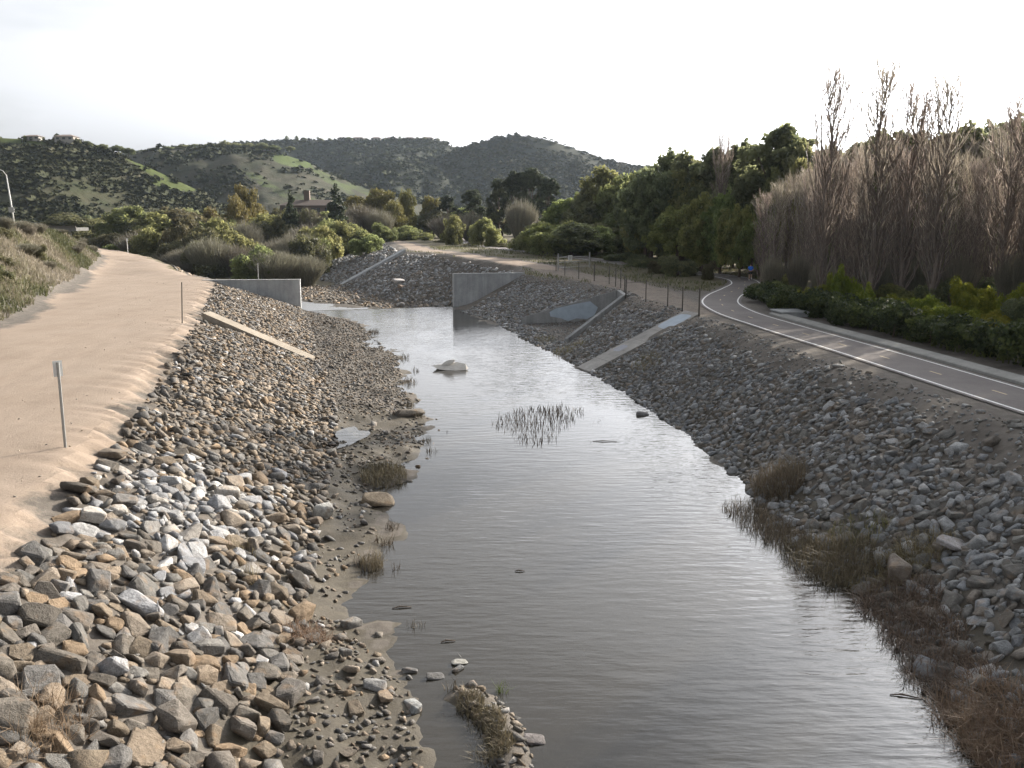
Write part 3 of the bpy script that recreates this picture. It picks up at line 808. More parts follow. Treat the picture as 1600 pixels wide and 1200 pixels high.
for k in range(18):
    ax = (1, random.uniform(.62, .92), random.uniform(.42, .72))
    bm = hull_proto(100+k, 12, ax)
    V, T = proto_arrays(bm); PROTO.append((V, T)); bm.free()
    bm = hull_proto(100+k, 17, ax)
    bmesh.ops.dissolve_limit(bm, angle_limit=R(14), verts=bm.verts, edges=bm.edges)
    bmesh.ops.bevel(bm, geom=list(bm.edges), offset=0.07, segments=1, profile=.6, affect='EDGES')
    bmesh.ops.recalc_face_normals(bm, faces=bm.faces)
    me = bpy.data.meshes.new('stone'); bm.to_mesh(me); bm.free(); me.materials.append(M_STONE_OBJ); HERO.append(me)

PAL_L = np.array([(.20,.163,.120),(.235,.19,.142),(.165,.148,.128),(.17,.165,.158),(.13,.127,.122),(.25,.187,.125),(.185,.18,.168),(.27,.23,.185),(.15,.135,.115)])
PAL_W = np.array([(.36,.365,.37),(.44,.442,.44),(.31,.317,.33),(.38,.36,.33),(.25,.26,.275)])
PAL_R = np.array([(.165,.163,.152),(.193,.198,.198),(.137,.132,.121),(.22,.229,.233),(.17,.152,.13),(.182,.193,.204),(.28,.286,.288)])

class Packer:
    def __init__(s, cell=.9): s.c = cell; s.g = {}
    def ok(s, x, y, r, k):
        ci, cj = int(x//s.c), int(y//s.c)
        for i in (ci-1, ci, ci+1):
            for j in (cj-1, cj, cj+1):
                for (a, b, q) in s.g.get((i, j), ()):
                    if (a-x)**2 + (b-y)**2 < ((r+q)*k)**2: return False
        return True
    def put(s, x, y, r): s.g.setdefault((int(x//s.c), int(y//s.c)), []).append((x, y, r))

def scatter(poly, tries, rfun, pk, k, rng, dens=None):
    P = np.array([p[:2] for p in poly]); lo, hi = P.min(0), P.max(0)
    x = rng.uniform(lo[0], hi[0], tries); y = rng.uniform(lo[1], hi[1], tries)
    m = inside(x, y, poly); x, y = x[m], y[m]
    r = rfun(x, y, rng); keep = np.ones(len(x), bool) if dens is None else rng.random(len(x)) < dens(x, y)
    out = []
    for a, b, q, kk in zip(x, y, r, keep):
        if kk and pk.ok(a, b, q, k): pk.put(a, b, q); out.append((a, b, q))
    return out

def stone_frames(S, rng, tilt=.55):
    """rotation matrices and centres for stones bedded in the bank"""
    S = np.array(S); n = len(S)
    nr = ground_n(S[:, 0], S[:, 1]); nr = nr + rng.normal(0, tilt*.5, (n, 3)); nr /= np.linalg.norm(nr, axis=1, keepdims=True)
    a = rng.normal(0, 1, (n, 3)); u = np.cross(nr, a); u /= np.linalg.norm(u, axis=1, keepdims=True); w = np.cross(nr, u)
    M = np.stack([u, w, nr], 2)
    return S, M

def make_stones(S, rng, colfun, parent, hero_n, part='riprap', sink=.12, zs=1.0, hero_name='stone'):
    S, M = stone_frames(S, rng)
    x, y, r = S.T
    z = ground_z(x, y) + r*sink
    sc = np.stack([r*1.12*rng.uniform(.85, 1.2, len(r)), r*1.12*rng.uniform(.85, 1.15, len(r)), r*1.1*rng.uniform(.75, 1.15, len(r))*zs], 1)
    col = colfun(x, y, rng)*rng.uniform(.75, 1.35, (len(r), 1))
    px, py, f = PROJ(x, y, z)
    size = np.where((px > 5) & (px < 1595) & (py < 1195) & (py > 300), r/f, 0)
    order = np.argsort(-size)
    heroes = set(order[:hero_n].tolist())
    pi = rng.integers(0, len(PROTO), len(r))
    for i in order[:hero_n]:
        o = bpy.data.objects.new(hero_name, HERO[int(pi[i]) % len(HERO)])
        COL.objects.link(o); o.parent = parent
        m = Matrix.Identity(4)
        for a in range(3):
            for b in range(3): m[a][b] = float(M[i, a, b]*sc[i, b])
        m[0][3], m[1][3], m[2][3] = float(x[i]), float(y[i]), float(z[i])
        o.matrix_world = m
        o.color = (*[float(c) for c in col[i]], 1)
    VS, TS, CS, off = [], [], [], 0
    rest = np.array([i not in heroes for i in range(len(r))])
    for k, (V, T) in enumerate(PROTO):
        ids = np.nonzero(rest & (pi == k))[0]
        if len(ids) == 0: continue
        P = np.einsum('nab,nvb->nva', M[ids], V[None]*sc[ids][:, None, :]) + np.stack([x, y, z], 1)[ids][:, None, :]
        nv = len(V)
        TS.append((T[None] + (np.arange(len(ids))*nv)[:, None, None] + off).reshape(-1, 3)); off += nv*len(ids)
        VS.append(P.reshape(-1, 3)); c4 = np.concatenate([col[ids], np.ones((len(ids), 1))], 1); CS.append(np.repeat(c4, nv, axis=0))
    me = new_mesh(part, np.concatenate(VS), np.concatenate(TS), M_STONE, False, {'rcol': ('FLOAT_COLOR', np.concatenate(CS))})
    o = obj(part, me, parent); o['kind'] = 'stuff'
    return len(r)

rg = np.random.default_rng(5)
pkL = Packer()
POLY_L = [(p[0]+.75, p[1]) for p in L_TOP[:11]] + [(-25.5,97.3)] + [(p[0]+.5, p[1]) for p in L_TOE[::-1]]
POLY_L = [p for p in POLY_L if p[1] > -16]
def clip_near(x, y): return (y > 9) & (np.abs(dist_poly(x, y, [(-21.4,62.6),(-13.7,60.6)])) > .75)
def big(x, y, g):
    lo = np.interp(y, [15, 24, 34, 50, 90], [.20, .17, .115, .11, .13]); hi = np.interp(y, [15, 24, 34, 50, 90], [.43, .39, .28, .23, .24])
    return lo + (hi-lo)*g.random(len(x))**1.7
def dl(x, y):
    d = dist_poly(x, y, L_TOP)
    return clip_near(x, y) * np.where(y < 24, 1, smoothstep(.5, 3.0, d + fbm(x*.4, y*.4, 8)*.9))
SL = scatter(POLY_L, 260000, big, pkL, .63, rg, dl)
SL += scatter(POLY_L, 80000, lambda x, y, g: g.uniform(.09, .19, len(x)), pkL, .60, rg, dl)
SL += scatter(POLY_L, 60000, lambda x, y, g: g.uniform(.05, .10, len(x)), pkL, .62, rg, lambda x, y: clip_near(x, y)*.8)
POLY_B = [(p[0]+.3, p[1]) for p in L_TOE] + [(p[0]-.15, p[1]) for p in L_WAT[::-1]]
def db(x, y):
    near = np.where(y < 21, .9, 0.4)
    clump = smoothstep(-.15, .35, fbm(x*.45, y*.45, 12, 3))
    return (y > 9) * np.where(y < 21, near, np.where(y < 44, .15 + .7*clump, .95))
SL += scatter(POLY_B, 7000, lambda x, y, g: np.where(y < 23, g.uniform(.12, .27, len(x)), g.uniform(.08, .2, len(x))), pkL, .8, rg, lambda x, y: db(x, y)*np.where(y < 22, .9, np.where(y < 36, .35, .2)))
SL += scatter(POLY_B, 100000, lambda x, y, g: g.uniform(.035, .11, len(x)), pkL, .72, rg, db)
SPIT_P = [(-1.4,17.9),(-.6,17.8),(.2,17.2),(.75,16.0),(.8,13),(-.6,13),(-.6,16.2)]
SL += scatter(SPIT_P, 900, lambda x, y, g: g.uniform(.04, .15, len(x)), pkL, .85, rg, lambda x, y: (ground_z(x, y) > -.07)*1.0)
SL += scatter([(p[0]+.7, p[1]) for p in L_WAT] + [(p[0]-.4, p[1]) for p in L_WAT[::-1]], 2500, lambda x, y, g: g.uniform(.05, .17, len(x)), pkL, 1.0, rg, lambda x, y: (ground_z(x, y) > -.12)*np.where((y > 10) & (y < 50), .45, .2))
def col_left(x, y, g):
    c = PAL_L[g.integers(0, len(PAL_L), len(x))]
    wprob = .85*np.exp(-(((x+9.6)/2.2)**2 + ((y-23.6)/4.0)**2)) + .05
    wcol = PAL_W[g.integers(0, len(PAL_W), len(x))]
    w_ = g.random(len(x)) < wprob
    c = np.where(w_[:, None], wcol, c)
    b = inside(x, y, POLY_B)
    return np.where((b & (g.random(len(x)) < .8))[:, None], c*.55 + .04, c)
nL = make_stones(SL, rg, lambda x, y, g: col_left(x, y, g)*.8, g_left, 300)

SP = scatter([(p[0]-.1, p[1]) for p in L_TOP[:11]] + [p[:2] for p in L_ROAD[:6][::-1]], 9000, lambda x, y, g: .010 + .035*g.random(len(x))**3, Packer(), 1, rg, lambda x, y: (y > 15)*np.clip(.1 + 1.2*np.exp(-dist_poly(x, y, L_TOP)/1.6), 0, 1))
make_stones(SP, rg, lambda x, y, g: PAL_L[g.integers(0, len(PAL_L), len(x))]*1.3, g_road, 0, 'pebbles')
pkR = Packer()
POLY_R = [(p[0]-.3, p[1]) for p in R_WAT[:-1]] + [(p[0]+.3, p[1]) for p in R_TOP2[::-1]] + [(p[0]+.6, p[1]) for p in R_TOP[::-1]]
def dr_(x, y):
    d = np.minimum(dist_poly(x, y, R_TOP), dist_poly(x, y, R_TOP2))
    a = smoothstep(.4, 2.4, d + fbm(x*.35, y*.35, 18)*1.3)
    a = np.where(y > 62, a*.35, a)
    a = a*(dist_poly(x, y, [(12.5,61.9),(4.75,58.9)]) > 1.25)
    a = a*~inside(x, y, [(9.9,76.5),(4.4,70.4),(1,84.7),(9.9,82.5)])
    mudz = (x < 10.9) & (y < 31)
    return np.where(mudz, a*.22, a)*(y > 10)
SR = scatter(POLY_R, 220000, lambda x, y, g: np.interp(y, [15, 28, 45, 90], [.12, .11, .10, .12]) + np.interp(y, [15, 28, 45, 90], [.24, .18, .12, .12])*g.random(len(x))**1.8, pkR, .63, rg, dr_)
SR += scatter(POLY_R, 80000, lambda x, y, g: g.uniform(.08, .17, len(x)), pkR, .60, rg, dr_)
SR += scatter(POLY_R, 60000, lambda x, y, g: g.uniform(.045, .09, len(x)), pkR, .66, rg, lambda x, y: np.maximum(dr_(x, y), .75)*(y > 10)*(dist_poly(x, y, [(12.5,61.9),(4.75,58.9)]) > 1.15))
nR = make_stones(SR, rg, lambda x, y, g: PAL_R[g.integers(0, len(PAL_R), len(x))], g_right, 300)

pkF = Packer()
POLY_F = [(p[0]-1.2, p[1]) for p in F_TOP[:5]] + F_BASE[::-1][1:]
SF = scatter(POLY_F, 45000, lambda x, y, g: .14 + .26*g.random(len(x))**1.6, pkF, .66, rg, lambda x, y: (dist_poly(x, y, [(-18.6,156),(-28.6,150.5)]) > 1.1)*1.0)
make_stones(SF, rg, lambda x, y, g: PAL_R[g.integers(0, len(PAL_R), len(x))]*1.12, g_farb, 0)
pkB = Packer()
SB = scatter([(-31,127),(-20,118.5),(-10,109),(-8,118),(-18,125),(-30,152),(-46,160),(-36,126)], 14000, lambda x, y, g: g.uniform(.08, .3, len(x)), pkB, .8, rg, lambda x, y: (ground_z(x, y) > -1.55)*1.0)
SB += scatter([(-32.5,98.9),(-24.2,99.6),(-33.5,117),(-60,160),(-57,147)], 6000, lambda x, y, g: g.uniform(.12, .35, len(x)), pkB, .8, rg)
make_stones(SB, rg, lambda x, y, g: PAL_L[g.integers(0, len(PAL_L), len(x))]*1.05, g_bed, 0)

# ------------------------------------------------------------------ plants: prototypes
def leaf_quads(P, size, rng, nrm=None, elong=1.6, droop=0.0):
    """diamond leaves at P; returns verts, quads"""
    n = len(P)
    a = rng.normal(0, 1, (n, 3))
    if nrm is not None: a = a*.75 + nrm*.8
    if droop: a[:, 2] *= (1-droop)
    a /= np.linalg.norm(a, axis=1, keepdims=True)+1e-9
    t = rng.normal(0, 1, (n, 3))
    if droop: t = t*(1-droop) + np.array([0, 0, -1.0])*droop*2
    t = t - a*np.sum(t*a, 1, keepdims=True); t /= np.linalg.norm(t, axis=1, keepdims=True)+1e-9
    b = np.cross(a, t)
    s = size*rng.uniform(.6, 1.35, (n, 1))
    V = np.stack([P - t*s*elong*.5, P + b*s*.5, P + t*s*elong*.5, P - b*s*.5], 1).reshape(-1, 3)
    Q = np.arange(n*4, dtype=np.int32).reshape(-1, 4)
    return V, Q

def crown_mesh(name, lobes, n, leaf, rng, mat, clumps=14, spread=.30, elong=1.6, droop=0, shell=.55, extra=None):
    lobes = np.array(lobes, float)
    area = (lobes[:, 3]*lobes[:, 4] + lobes[:, 4]*lobes[:, 5] + lobes[:, 3]*lobes[:, 5])
    CC, CR, CT, CD = [], [], [], []
    for L, A in zip(lobes, area/area.mean()):
        k = max(4, int(clumps*A))
        d = rng.normal(0, 1, (k, 3)); d[:, 2] = d[:, 2]*.9 + .12; d /= np.linalg.norm(d, axis=1, keepdims=True)
        rr = shell + (1-shell)*rng.random((k, 1))**.6
        CC.append(L[:3] + d*L[3:6]*rr*rng.uniform(.86, 1.14, (k, 1))); CR.append(np.tile(L[3:6]*spread, (k, 1))*rng.uniform(.7, 1.35, (k, 1))); CT.append(rng.random(k)); CD.append(d)
    CC, CR, CT, CD = np.concatenate(CC), np.concatenate(CR), np.concatenate(CT), np.concatenate(CD)
    w = CR.prod(1)**.6; w /= w.sum()
    i = rng.choice(len(CC), n, p=w)
    g = rng.normal(0, 1, (n, 3)); g /= np.maximum(1, np.linalg.norm(g, axis=1, keepdims=True)/1.7)
    P = CC[i] + g*CR[i]*.62
    if droop: P[:, 2] -= np.abs(rng.normal(0, 1, n))*droop*CR[i][:, 2]*.8
    P[:, 2] = np.maximum(P[:, 2], .05)
    V, Q = leaf_quads(P, leaf, rng, CD[i]*.7 + g*.3, elong, min(droop, .75))
    tint = np.clip(.5 + (CT[i]-.5)*.6 + rng.normal(0, .17, n), 0, 1)
    return new_mesh(name, V, Q, mat, False, {'tint': ('FLOAT', np.repeat(tint, 4))})

def trunk_mesh(name, h, r, lobes, rs, mat, sides=7, wob=.05, multi=1):
    mb = MB()
    for m_ in range(multi):
        ang = rs.uniform(0, 6.28); lean = 0 if multi == 1 else rs.uniform(.1, .3)
        pts, rad = [], []
        for k in range(7):
            t = k/6
            pts.append((math.cos(ang)*lean*h*t + rs.uniform(-wob, wob)*h*.35*(t > 0), math.sin(ang)*lean*h*t + rs.uniform(-wob, wob)*h*.35*(t > 0), t*h*.8 - .25*(k == 0))); rad.append(r*(1 - .75*t)*(1.35 if k == 0 else 1))
        mb.tube(pts, rad, sides)
    for L in lobes:
        z0 = rs.uniform(.25, .5)*h
        if L[2] < z0: continue
        mid = Vector((L[0]*.45, L[1]*.45, (z0+L[2])/2 + .04*h))
        mb.tube([(0, 0, z0), mid, Vector(L[:3]), Vector(L[:3]) + Vector((L[0]*.2, L[1]*.2, L[5]*.6))], [r*.42, r*.3, r*.18, r*.05], 5)
    return new_mesh(name, np.array(mb.v), mb.f, mat, True)

def rand_lobes(rs, h, w, k, zlo, zhi, size, flat=1.0, top=True):
    L = []
    for i in range(k):
        a = i*2.4 + rs.uniform(-.5, .5); t = (i+.5)/k; z = zlo + (zhi-zlo)*t
        prof = math.sin(math.pi*min(1, .18 + .8*t))**.8
        rad = w*.5*prof*rs.uniform(.45, .72) if i < k-1 else 0
        s = size*rs.uniform(.75, 1.2)
        L.append((math.cos(a)*rad, math.sin(a)*rad, z*h, s*w, s*w, s*w*flat*rs.uniform(.8, 1.1)))
    return L

KINDS = {}
def add_kind(key, h, w, trunk, crown, tname='trunk', cname='crown'):
    KINDS.setdefault(key, []).append((h, w, ((tname, trunk), (cname, crown))))

rs = random.Random(3); rl = np.random.default_rng(77)
for v in range(3):      # rounded drooping evergreens (10 m)
    Lb = rand_lobes(rs, 10, 9, 11, .30, .86, .24, .95)
    for key, mat in (('pepper', M_LEAF_MID), ('ever', M_LEAF_DARK), ('olive', M_LEAF_OLIVE), ('fresh', M_LEAF_FRESH)):
        if v == 2 and key in ('olive', 'fresh'): continue
        add_kind(key, 10.6, 10, trunk_mesh('trunk', 10, .28, Lb, rs, M_BARK), crown_mesh('crown', Lb, 13000, .31, rl, mat, 20, .27, 1.6, .2))
for v in range(2):      # tall loose crowns (eucalyptus-like)
    Lb = rand_lobes(rs, 16, 9, 15, .28, .93, .17, 1.0)
    add_kind('tall', 17, 9, trunk_mesh('trunk', 16, .32, Lb, rs, M_BARK), crown_mesh('crown', Lb, 13000, .31, rl, M_LEAF_DARK, 16, .30, 1.8, .3))
for v in range(2):      # conifers
    Lb = [(rs.uniform(-.2, .2), rs.uniform(-.2, .2), 1.0 + t*11, (1-t)**.8*2.3+.25, (1-t)**.8*2.3+.25, .9) for t in np.linspace(0, 1, 15)]
    add_kind('conifer', 12.6, 5, trunk_mesh('trunk', 12, .2, [], rs, M_BARK, 6, .01), crown_mesh('crown', Lb, 14000, .28, rl, M_LEAF_CONE, 13, .34, 1.8, .1, .3))
for v in range(2):      # open broad pines
    Lb = rand_lobes(rs, 13, 8, 12, .35, .93, .17, .75)
    add_kind('pine', 13.6, 8, trunk_mesh('trunk', 13, .25, Lb, rs, M_BARK, 6, .02), crown_mesh('crown', Lb, 11000, .26, rl, M_LEAF_CONE, 13, .36, 2.0, .1))
for v in range(2):      # shrubs down to the ground (3 m)
    Lb = [(rs.uniform(-1.2, 1.2), rs.uniform(-1.2, 1.2), rs.uniform(.6, 1.9), rs.uniform(.6, 1.1), rs.uniform(.6, 1.1), rs.uniform(.6, 1.0)) for k in range(10)]
    for key, mat in (('bush', M_LEAF_MID), ('bush_bright', M_LEAF_BRIGHT), ('bush_olive', M_LEAF_OLIVE), ('bush_dark', M_LEAF_DARK)):
        add_kind(key, 2.9, 4.2, trunk_mesh('stem', 2.2, .05, Lb[:5], rs, M_BARK, 4, .08, 4), crown_mesh('foliage', Lb, 13000, .105, rl, mat, 13, .36, 2.0, .1), 'stem', 'foliage')
def twig_bush(h, w, n, seed, width=.018):
    r_ = np.random.default_rng(seed)
    a = r_.uniform(0, 2*np.pi, n); rad = np.sqrt(r_.random(n))*w*.5; t0 = r_.uniform(0, .75, n)
    lean = r_.normal(0, .35, (n, 2))*.6
    base = np.stack([np.cos(a)*rad*(.25+.75*t0), np.sin(a)*rad*(.25+.75*t0), t0*h*(1-.35*(rad/(w*.5))**2)], 1)
    ln = h*r_.uniform(.14, .34, n)
    d = np.stack([np.cos(a)*.45*rad/(w*.5) + lean[:, 0], np.sin(a)*.45*rad/(w*.5) + lean[:, 1], np.ones(n)], 1); d /= np.linalg.norm(d, axis=1, keepdims=True)
    tip = base + d*ln[:, None]; mid = (base+tip)/2 + r_.normal(0, .04, (n, 3))*h*.25
    s = np.cross(d, r_.normal(0, 1, (n, 3))); s /= np.linalg.norm(s, axis=1, keepdims=True); s *= width*r_.uniform(.6, 1.4, (n, 1))
    V = np.stack([base - s, base + s, mid + s*.7, tip, mid - s*.7], 1).reshape(-1, 3)
    k = np.arange(n)[:, None]*5
    Q = np.concatenate([k + np.array([[0, 1, 2, 4]])], 0); T = np.concatenate([k + np.array([[4, 2, 3, 3]])], 0)
    faces = np.concatenate([np.stack([k[:, 0], k[:, 0]+1, k[:, 0]+2], 1), np.stack([k[:, 0], k[:, 0]+2, k[:, 0]+4], 1), np.stack([k[:, 0]+4, k[:, 0]+2, k[:, 0]+3], 1)])
    return V, faces, np.repeat(np.clip(r_.normal(.5, .22, n), 0, 1), 5)
for v in range(2):      # bare grey willows (5 m)
    V, Fc, t = twig_bush(5, 5.5, 7000, 50+v, .022)
    add_kind('bare', 5.2, 5.8, trunk_mesh('stem', 4, .07, rand_lobes(rs, 5, 5, 7, .4, .9, .2), rs, M_LEAF_GREY, 4, .08, 5), new_mesh('twigs', V, Fc, M_LEAF_GREY, False, {'tint': ('FLOAT', t)}), 'stem', 'twigs')
    Lb = rand_lobes(rs, 9, 7, 11, .3, .9, .2, 1.1)
    add_kind('gold', 9.6, 7.6, trunk_mesh('trunk', 9, .18, Lb, rs, M_LEAF_GREY), crown_mesh('crown', Lb, 9000, .2, rl, M_LEAF_GOLD, 13, .38, 2.2, .3))

def poplar(seed, H=18.0):
    """bare columnar poplar: trunk with steep limbs, and a haze of upright twigs"""
    r_ = random.Random(seed); q = np.random.default_rng(seed)
    mb = MB()
    pts = [(r_.uniform(-.08, .08)*k, r_.uniform(-.08, .08)*k, -.3 + H*.97*k/8) for k in range(9)]
    mb.tube(pts, [.22*(1-k/8)**1.35+.014 for k in range(9)], 7)
    tips, dirs = [], []
    for i in range(120):
        t = .035 + .915*(i+r_.random())/120; z0 = t*H*.93
        a = r_.uniform(0, 6.283)
        ln = (H-z0)*(r_.uniform(.3, .55) if t < .55 else r_.uniform(.5, .95)) + .5; ln = min(ln, 5.5)
        out = r_.uniform(.10, .27)*ln*(1.0 if t < .5 else 1.15)
        c, s = math.cos(a), math.sin(a)
        p0 = Vector(pts[min(8, int(t*8))]); p0 = Vector((p0.x*.6, p0.y*.6, z0))
        p1 = p0 + Vector((c*out*.65, s*out*.65, ln*.35)); p2 = p0 + Vector((c*out*.95, s*out*.95, ln*.7)); p3 = p0 + Vector((c*out*1.02 + r_.uniform(-.1, .1), s*out*1.02 + r_.uniform(-.1, .1), ln))
        br = .055*(1-t)+.017
        mb.tube([p0, p1, p2, p3], [br, br*.75, br*.5, .008], 3, False)
        for k in range(11 if t < .5 else 16):
            u = r_.random()**.8
            p = p0.lerp(p1, u*3) if u < 1/3 else (p1.lerp(p2, u*3-1) if u < 2/3 else p2.lerp(p3, u*3-2))
            tips.append(p); dirs.append((c*.22, s*.22))
    tr = new_mesh('trunk', np.array(mb.v), mb.f, M_BARK_POP, True)
    P = np.array([p[:] for p in tips]); n = len(P)
    d = np.concatenate([np.array(dirs) + q.normal(0, .28, (n, 2)), np.ones((n, 1))], 1); d /= np.linalg.norm(d, axis=1, keepdims=True)
    ln = q.uniform(.45, 1.35, (n, 1)); tip = P + d*ln; mid = (P+tip)/2 + q.normal(0, .03, (n, 3))
    s = np.cross(d, q.normal(0, 1, (n, 3))); s /= np.linalg.norm(s, axis=1, keepdims=True); s *= np.where(P[:, 2:] > H*.55, .017, .012)*q.uniform(.6, 1.4, (n, 1))
    V = np.stack([P - s, P + s, mid + s*.8, tip, mid - s*.8], 1).reshape(-1, 3); k = np.arange(n)*5
    Fc = np.concatenate([np.stack([k, k+1, k+2], 1), np.stack([k, k+2, k+4], 1), np.stack([k+4, k+2, k+3], 1)])
    tw = new_mesh('twigs', V, Fc, M_TWIG_POP, False, {'tint': ('FLOAT', np.repeat(np.clip(q.normal(.5, .2, n), 0, 1), 5))})
    KINDS.setdefault('poplar', []).append((H, 3.4, (('trunk', tr), ('twigs', tw))))
for s in (1, 2, 3): poplar(s)

prs = random.Random(21)
def plant(kind, name, x, y, h, w, zb=None, sink=.1):
    K = KINDS[kind]; ph, pw, parts = K[prs.randrange(len(K))]
    z = float(ground_z(x, y)) if zb is None else zb
    e = empty(name, (x, y, z - sink), prs.uniform(0, 6.28))
    e.scale = (w/pw*prs.uniform(.93, 1.07), w/pw*prs.uniform(.93, 1.07), h/ph)
    for pn, me in parts:
        o = bpy.data.objects.new(pn, me); COL.objects.link(o); o.parent = e
    return e

def plant_px(kind, name, px, top, Y, wpx, zb=None):
    """a plant standing at depth Y whose top shows at (px, top) with a crown wpx wide"""
    x, _, zt = AT(px, top, Y)
    z = float(ground_z(x, Y)) if zb is None else zb
    return plant(kind, name, x, Y, max(1.0, zt - z), wpx/F*Y*1.02, z)

# ------------------------------------------------------------------ plants: the right side
pop = [plant_px('poplar', 'poplar_tree', *a) for a in [
    (1198,300,88,40),(1216,285,84,40),(1240,272,86,44),(1262,268,80,44),(1283,232,78,46),(1305,100,70,82),(1332,252,75,50),(1352,240,70,50),(1388,88,67,84),(1412,230,72,54),(1431,126,67,84),
    (1458,226,74,54),(1486,108,65,84),(1512,240,70,56),(1537,250,66,56),(1566,200,68,60),(1594,144,63,86),(1632,150,62,64),(1672,120,60,64),(1130,204,112,34),(1318,238,92,46),(1345,226,88,46),(1372,236,90,48),(1400,222,86,48),(1444,228,88,50),(1472,216,84,50),(1500,232,86,50),(1526,220,82,52),(1552,232,84,52),(1580,214,80,54),(1270,262,94,46),(1612,226,78,56)]]
label_row(pop, 'bare grey-brown columnar poplar, {n} from the left in the grove beyond the bike path', 'tree', 'bare poplars beyond the bike path')

ever = [plant_px('tall', 'evergreen_tree', a[0], a[1], a[2], a[3]*1.5) for a in [
    (1048,222,132,62),(1092,238,126,60),(1118,216,124,62),(1166,206,118,70),(1196,212,116,64),(1226,176,108,92),(1256,205,104,66),(1335,216,100,72),(1364,202,96,84),(1402,186,92,96),(1440,192,90,90),(1516,176,86,100),(1548,174,88,90),(1596,164,84,104),(1650,168,82,120),(1300,214,104,80),(1480,190,92,90),(1380,190,100,80),(1575,178,92,90),(1420,196,98,80),(1345,206,98,80),(1070,226,128,70),(1140,222,124,70)]]
label_row(ever, 'tall dark evergreen with loose crown behind the poplars, {n} from the left', 'tree', 'tall evergreens behind the poplars')
pep = [plant_px('pepper', 'pepper_tree', *a) for a in [
    (905,300,170,100),(948,262,165,110),(985,268,158,106),(1020,290,132,96),(1062,262,126,110),(965,330,150,86),(1192,296,104,70),(1150,268,118,100),(1215,260,106,90),(1250,250,98,80),(1010,262,150,100)]]
label_row(pep, 'drooping olive-green tree in the upper row above the path bend, {n} from the left', 'tree', 'olive trees above the path bend')
pep = [plant_px('fresh', 'pepper_tree', *a) for a in [(1098,296,112,90),(1130,302,108,84),(1160,314,102,76),(1060,316,118,100),(1018,328,134,92),(1178,336,98,60),(1100,350,110,70),(875,312,166,84),(850,346,146,80),(900,346,146,70)]]
label_row(pep, 'rounded fresh-green tree beside the bike path bend, {n} from the left', 'tree', 'fresh green trees beside the path bend')
dk = []
q = random.Random(4)
for i in range(24):
    px_ = q.uniform(880, 1640); Y = q.uniform(118, 190) if px_ < 1150 else q.uniform(92, 150)
    dk.append(plant_px('ever', 'evergreen_tree', px_, q.uniform(285, 350) if px_ < 1010 else q.uniform(250, 320), Y, q.uniform(70, 120)))
for i in range(16):     # lower storey that closes the grove
    px_ = 960 + i*45; Y = (150 - i*5.5)
    dk.append(plant_px('bush_dark', 'evergreen_shrub', px_, q.uniform(350, 385), max(Y, 70), q.uniform(60, 95)))
label_row(dk, 'dark evergreen in the depth of the right-hand grove, {n} from the left', 'tree', 'dark evergreens in the grove')

# trees further round to the right, whose shade falls over the path, bank and water
sh = [plant('ever' if k % 3 else 'poplar', 'evergreen_tree' if k % 3 else 'poplar_tree', x, y, h, w) for k, (x, y, h, w) in enumerate([
    (36,50,17,3.6),(41,44,14,11),(33,36,13,10),(38,30,17,3.6),(45,33,15,12),(34,22,13,10),(40,14,15,3.6),(46,20,15,12),(36,6,13,11),(44,50,15,12),(50,40,15,11),(33,44,11,8),(43,56,14,9),(41.5,60.5,16,8.5),(45,66,16,9),(39.5,52.5,15,8),(35.5,44.5,12,8),(34,38,12,8),(31.5,28,11,8)])]
label_row(sh, 'tree of the grove past the right edge of the view, {n} along', 'tree', 'grove beyond the right edge')

# hedge along the kerb, one continuous clipped row
def hedge():
    idx = np.nonzero((PATH_C[:, 1] > 4) & (PATH_C[:, 1] < 77))[0][::2]
    C = PATH_C[idx]; t = np.gradient(C, axis=0); t /= np.linalg.norm(t, axis=1, keepdims=True); nrm = np.stack([t[:, 1], -t[:, 0]], 1)
    r_ = random.Random(8); L = []
    for c, n in zip(C, nrm):
        off = 5.2 - 1.5*smoothstep(60, 74, c[1]) - .5*smoothstep(40, 60, c[1])
        for k in range(2):
            p = c + n*(off + r_.uniform(-.7, .9)); h = r_.uniform(.75, 1.15)*(1.0 - .25*smoothstep(55, 72, c[1]))
            L.append((p[0], p[1], 3.4 + h*.85, r_.uniform(.8, 1.25), r_.uniform(.9, 1.4), h*.8))
    e = empty('hedge', (C[0][0]+5, C[0][1], 3.4)); o3 = np.array(e.location)
    Lb = [(a[0]-o3[0], a[1]-o3[1], a[2]-o3[2], *a[3:]) for a in L]
    obj('foliage', crown_mesh('foliage', Lb, 72000, .13, np.random.default_rng(5), M_HEDGE, 12, .42, 1.7, 0, .6), e)
    for a in Lb[::2]:
        mb = MB(); mb.tube([(a[0], a[1], -.1), (a[0]+.1, a[1]+.05, .4), (a[0]+.05, a[1], .9)], [.05, .04, .02], 5); mb.build('stem', M_BARK, e)
    tag(e, 'long dark green hedge running along the kerb of the bike path', 'hedge')
hedge()
yb = [plant_px('bush_bright', 'leafy_shrub', *a) for a in [(1330,412,62,60),(1345,440,58,54),(1418,455,57,70),(1445,452,56,64),(1475,470,53,80),(1522,425,55,66),(1535,450,54,60),(1585,440,53,56),(1262,440,66,56),(1555,480,50,70),(1395,470,55,60),(1500,468,53,70),(1460,478,52,60),(1315,425,66,50),(1430,470,55,50)]]
label_row(yb, 'sunlit yellow-green shrub under the poplars behind the hedge, {n} from the left', 'shrub', 'yellow-green shrubs under the poplars')
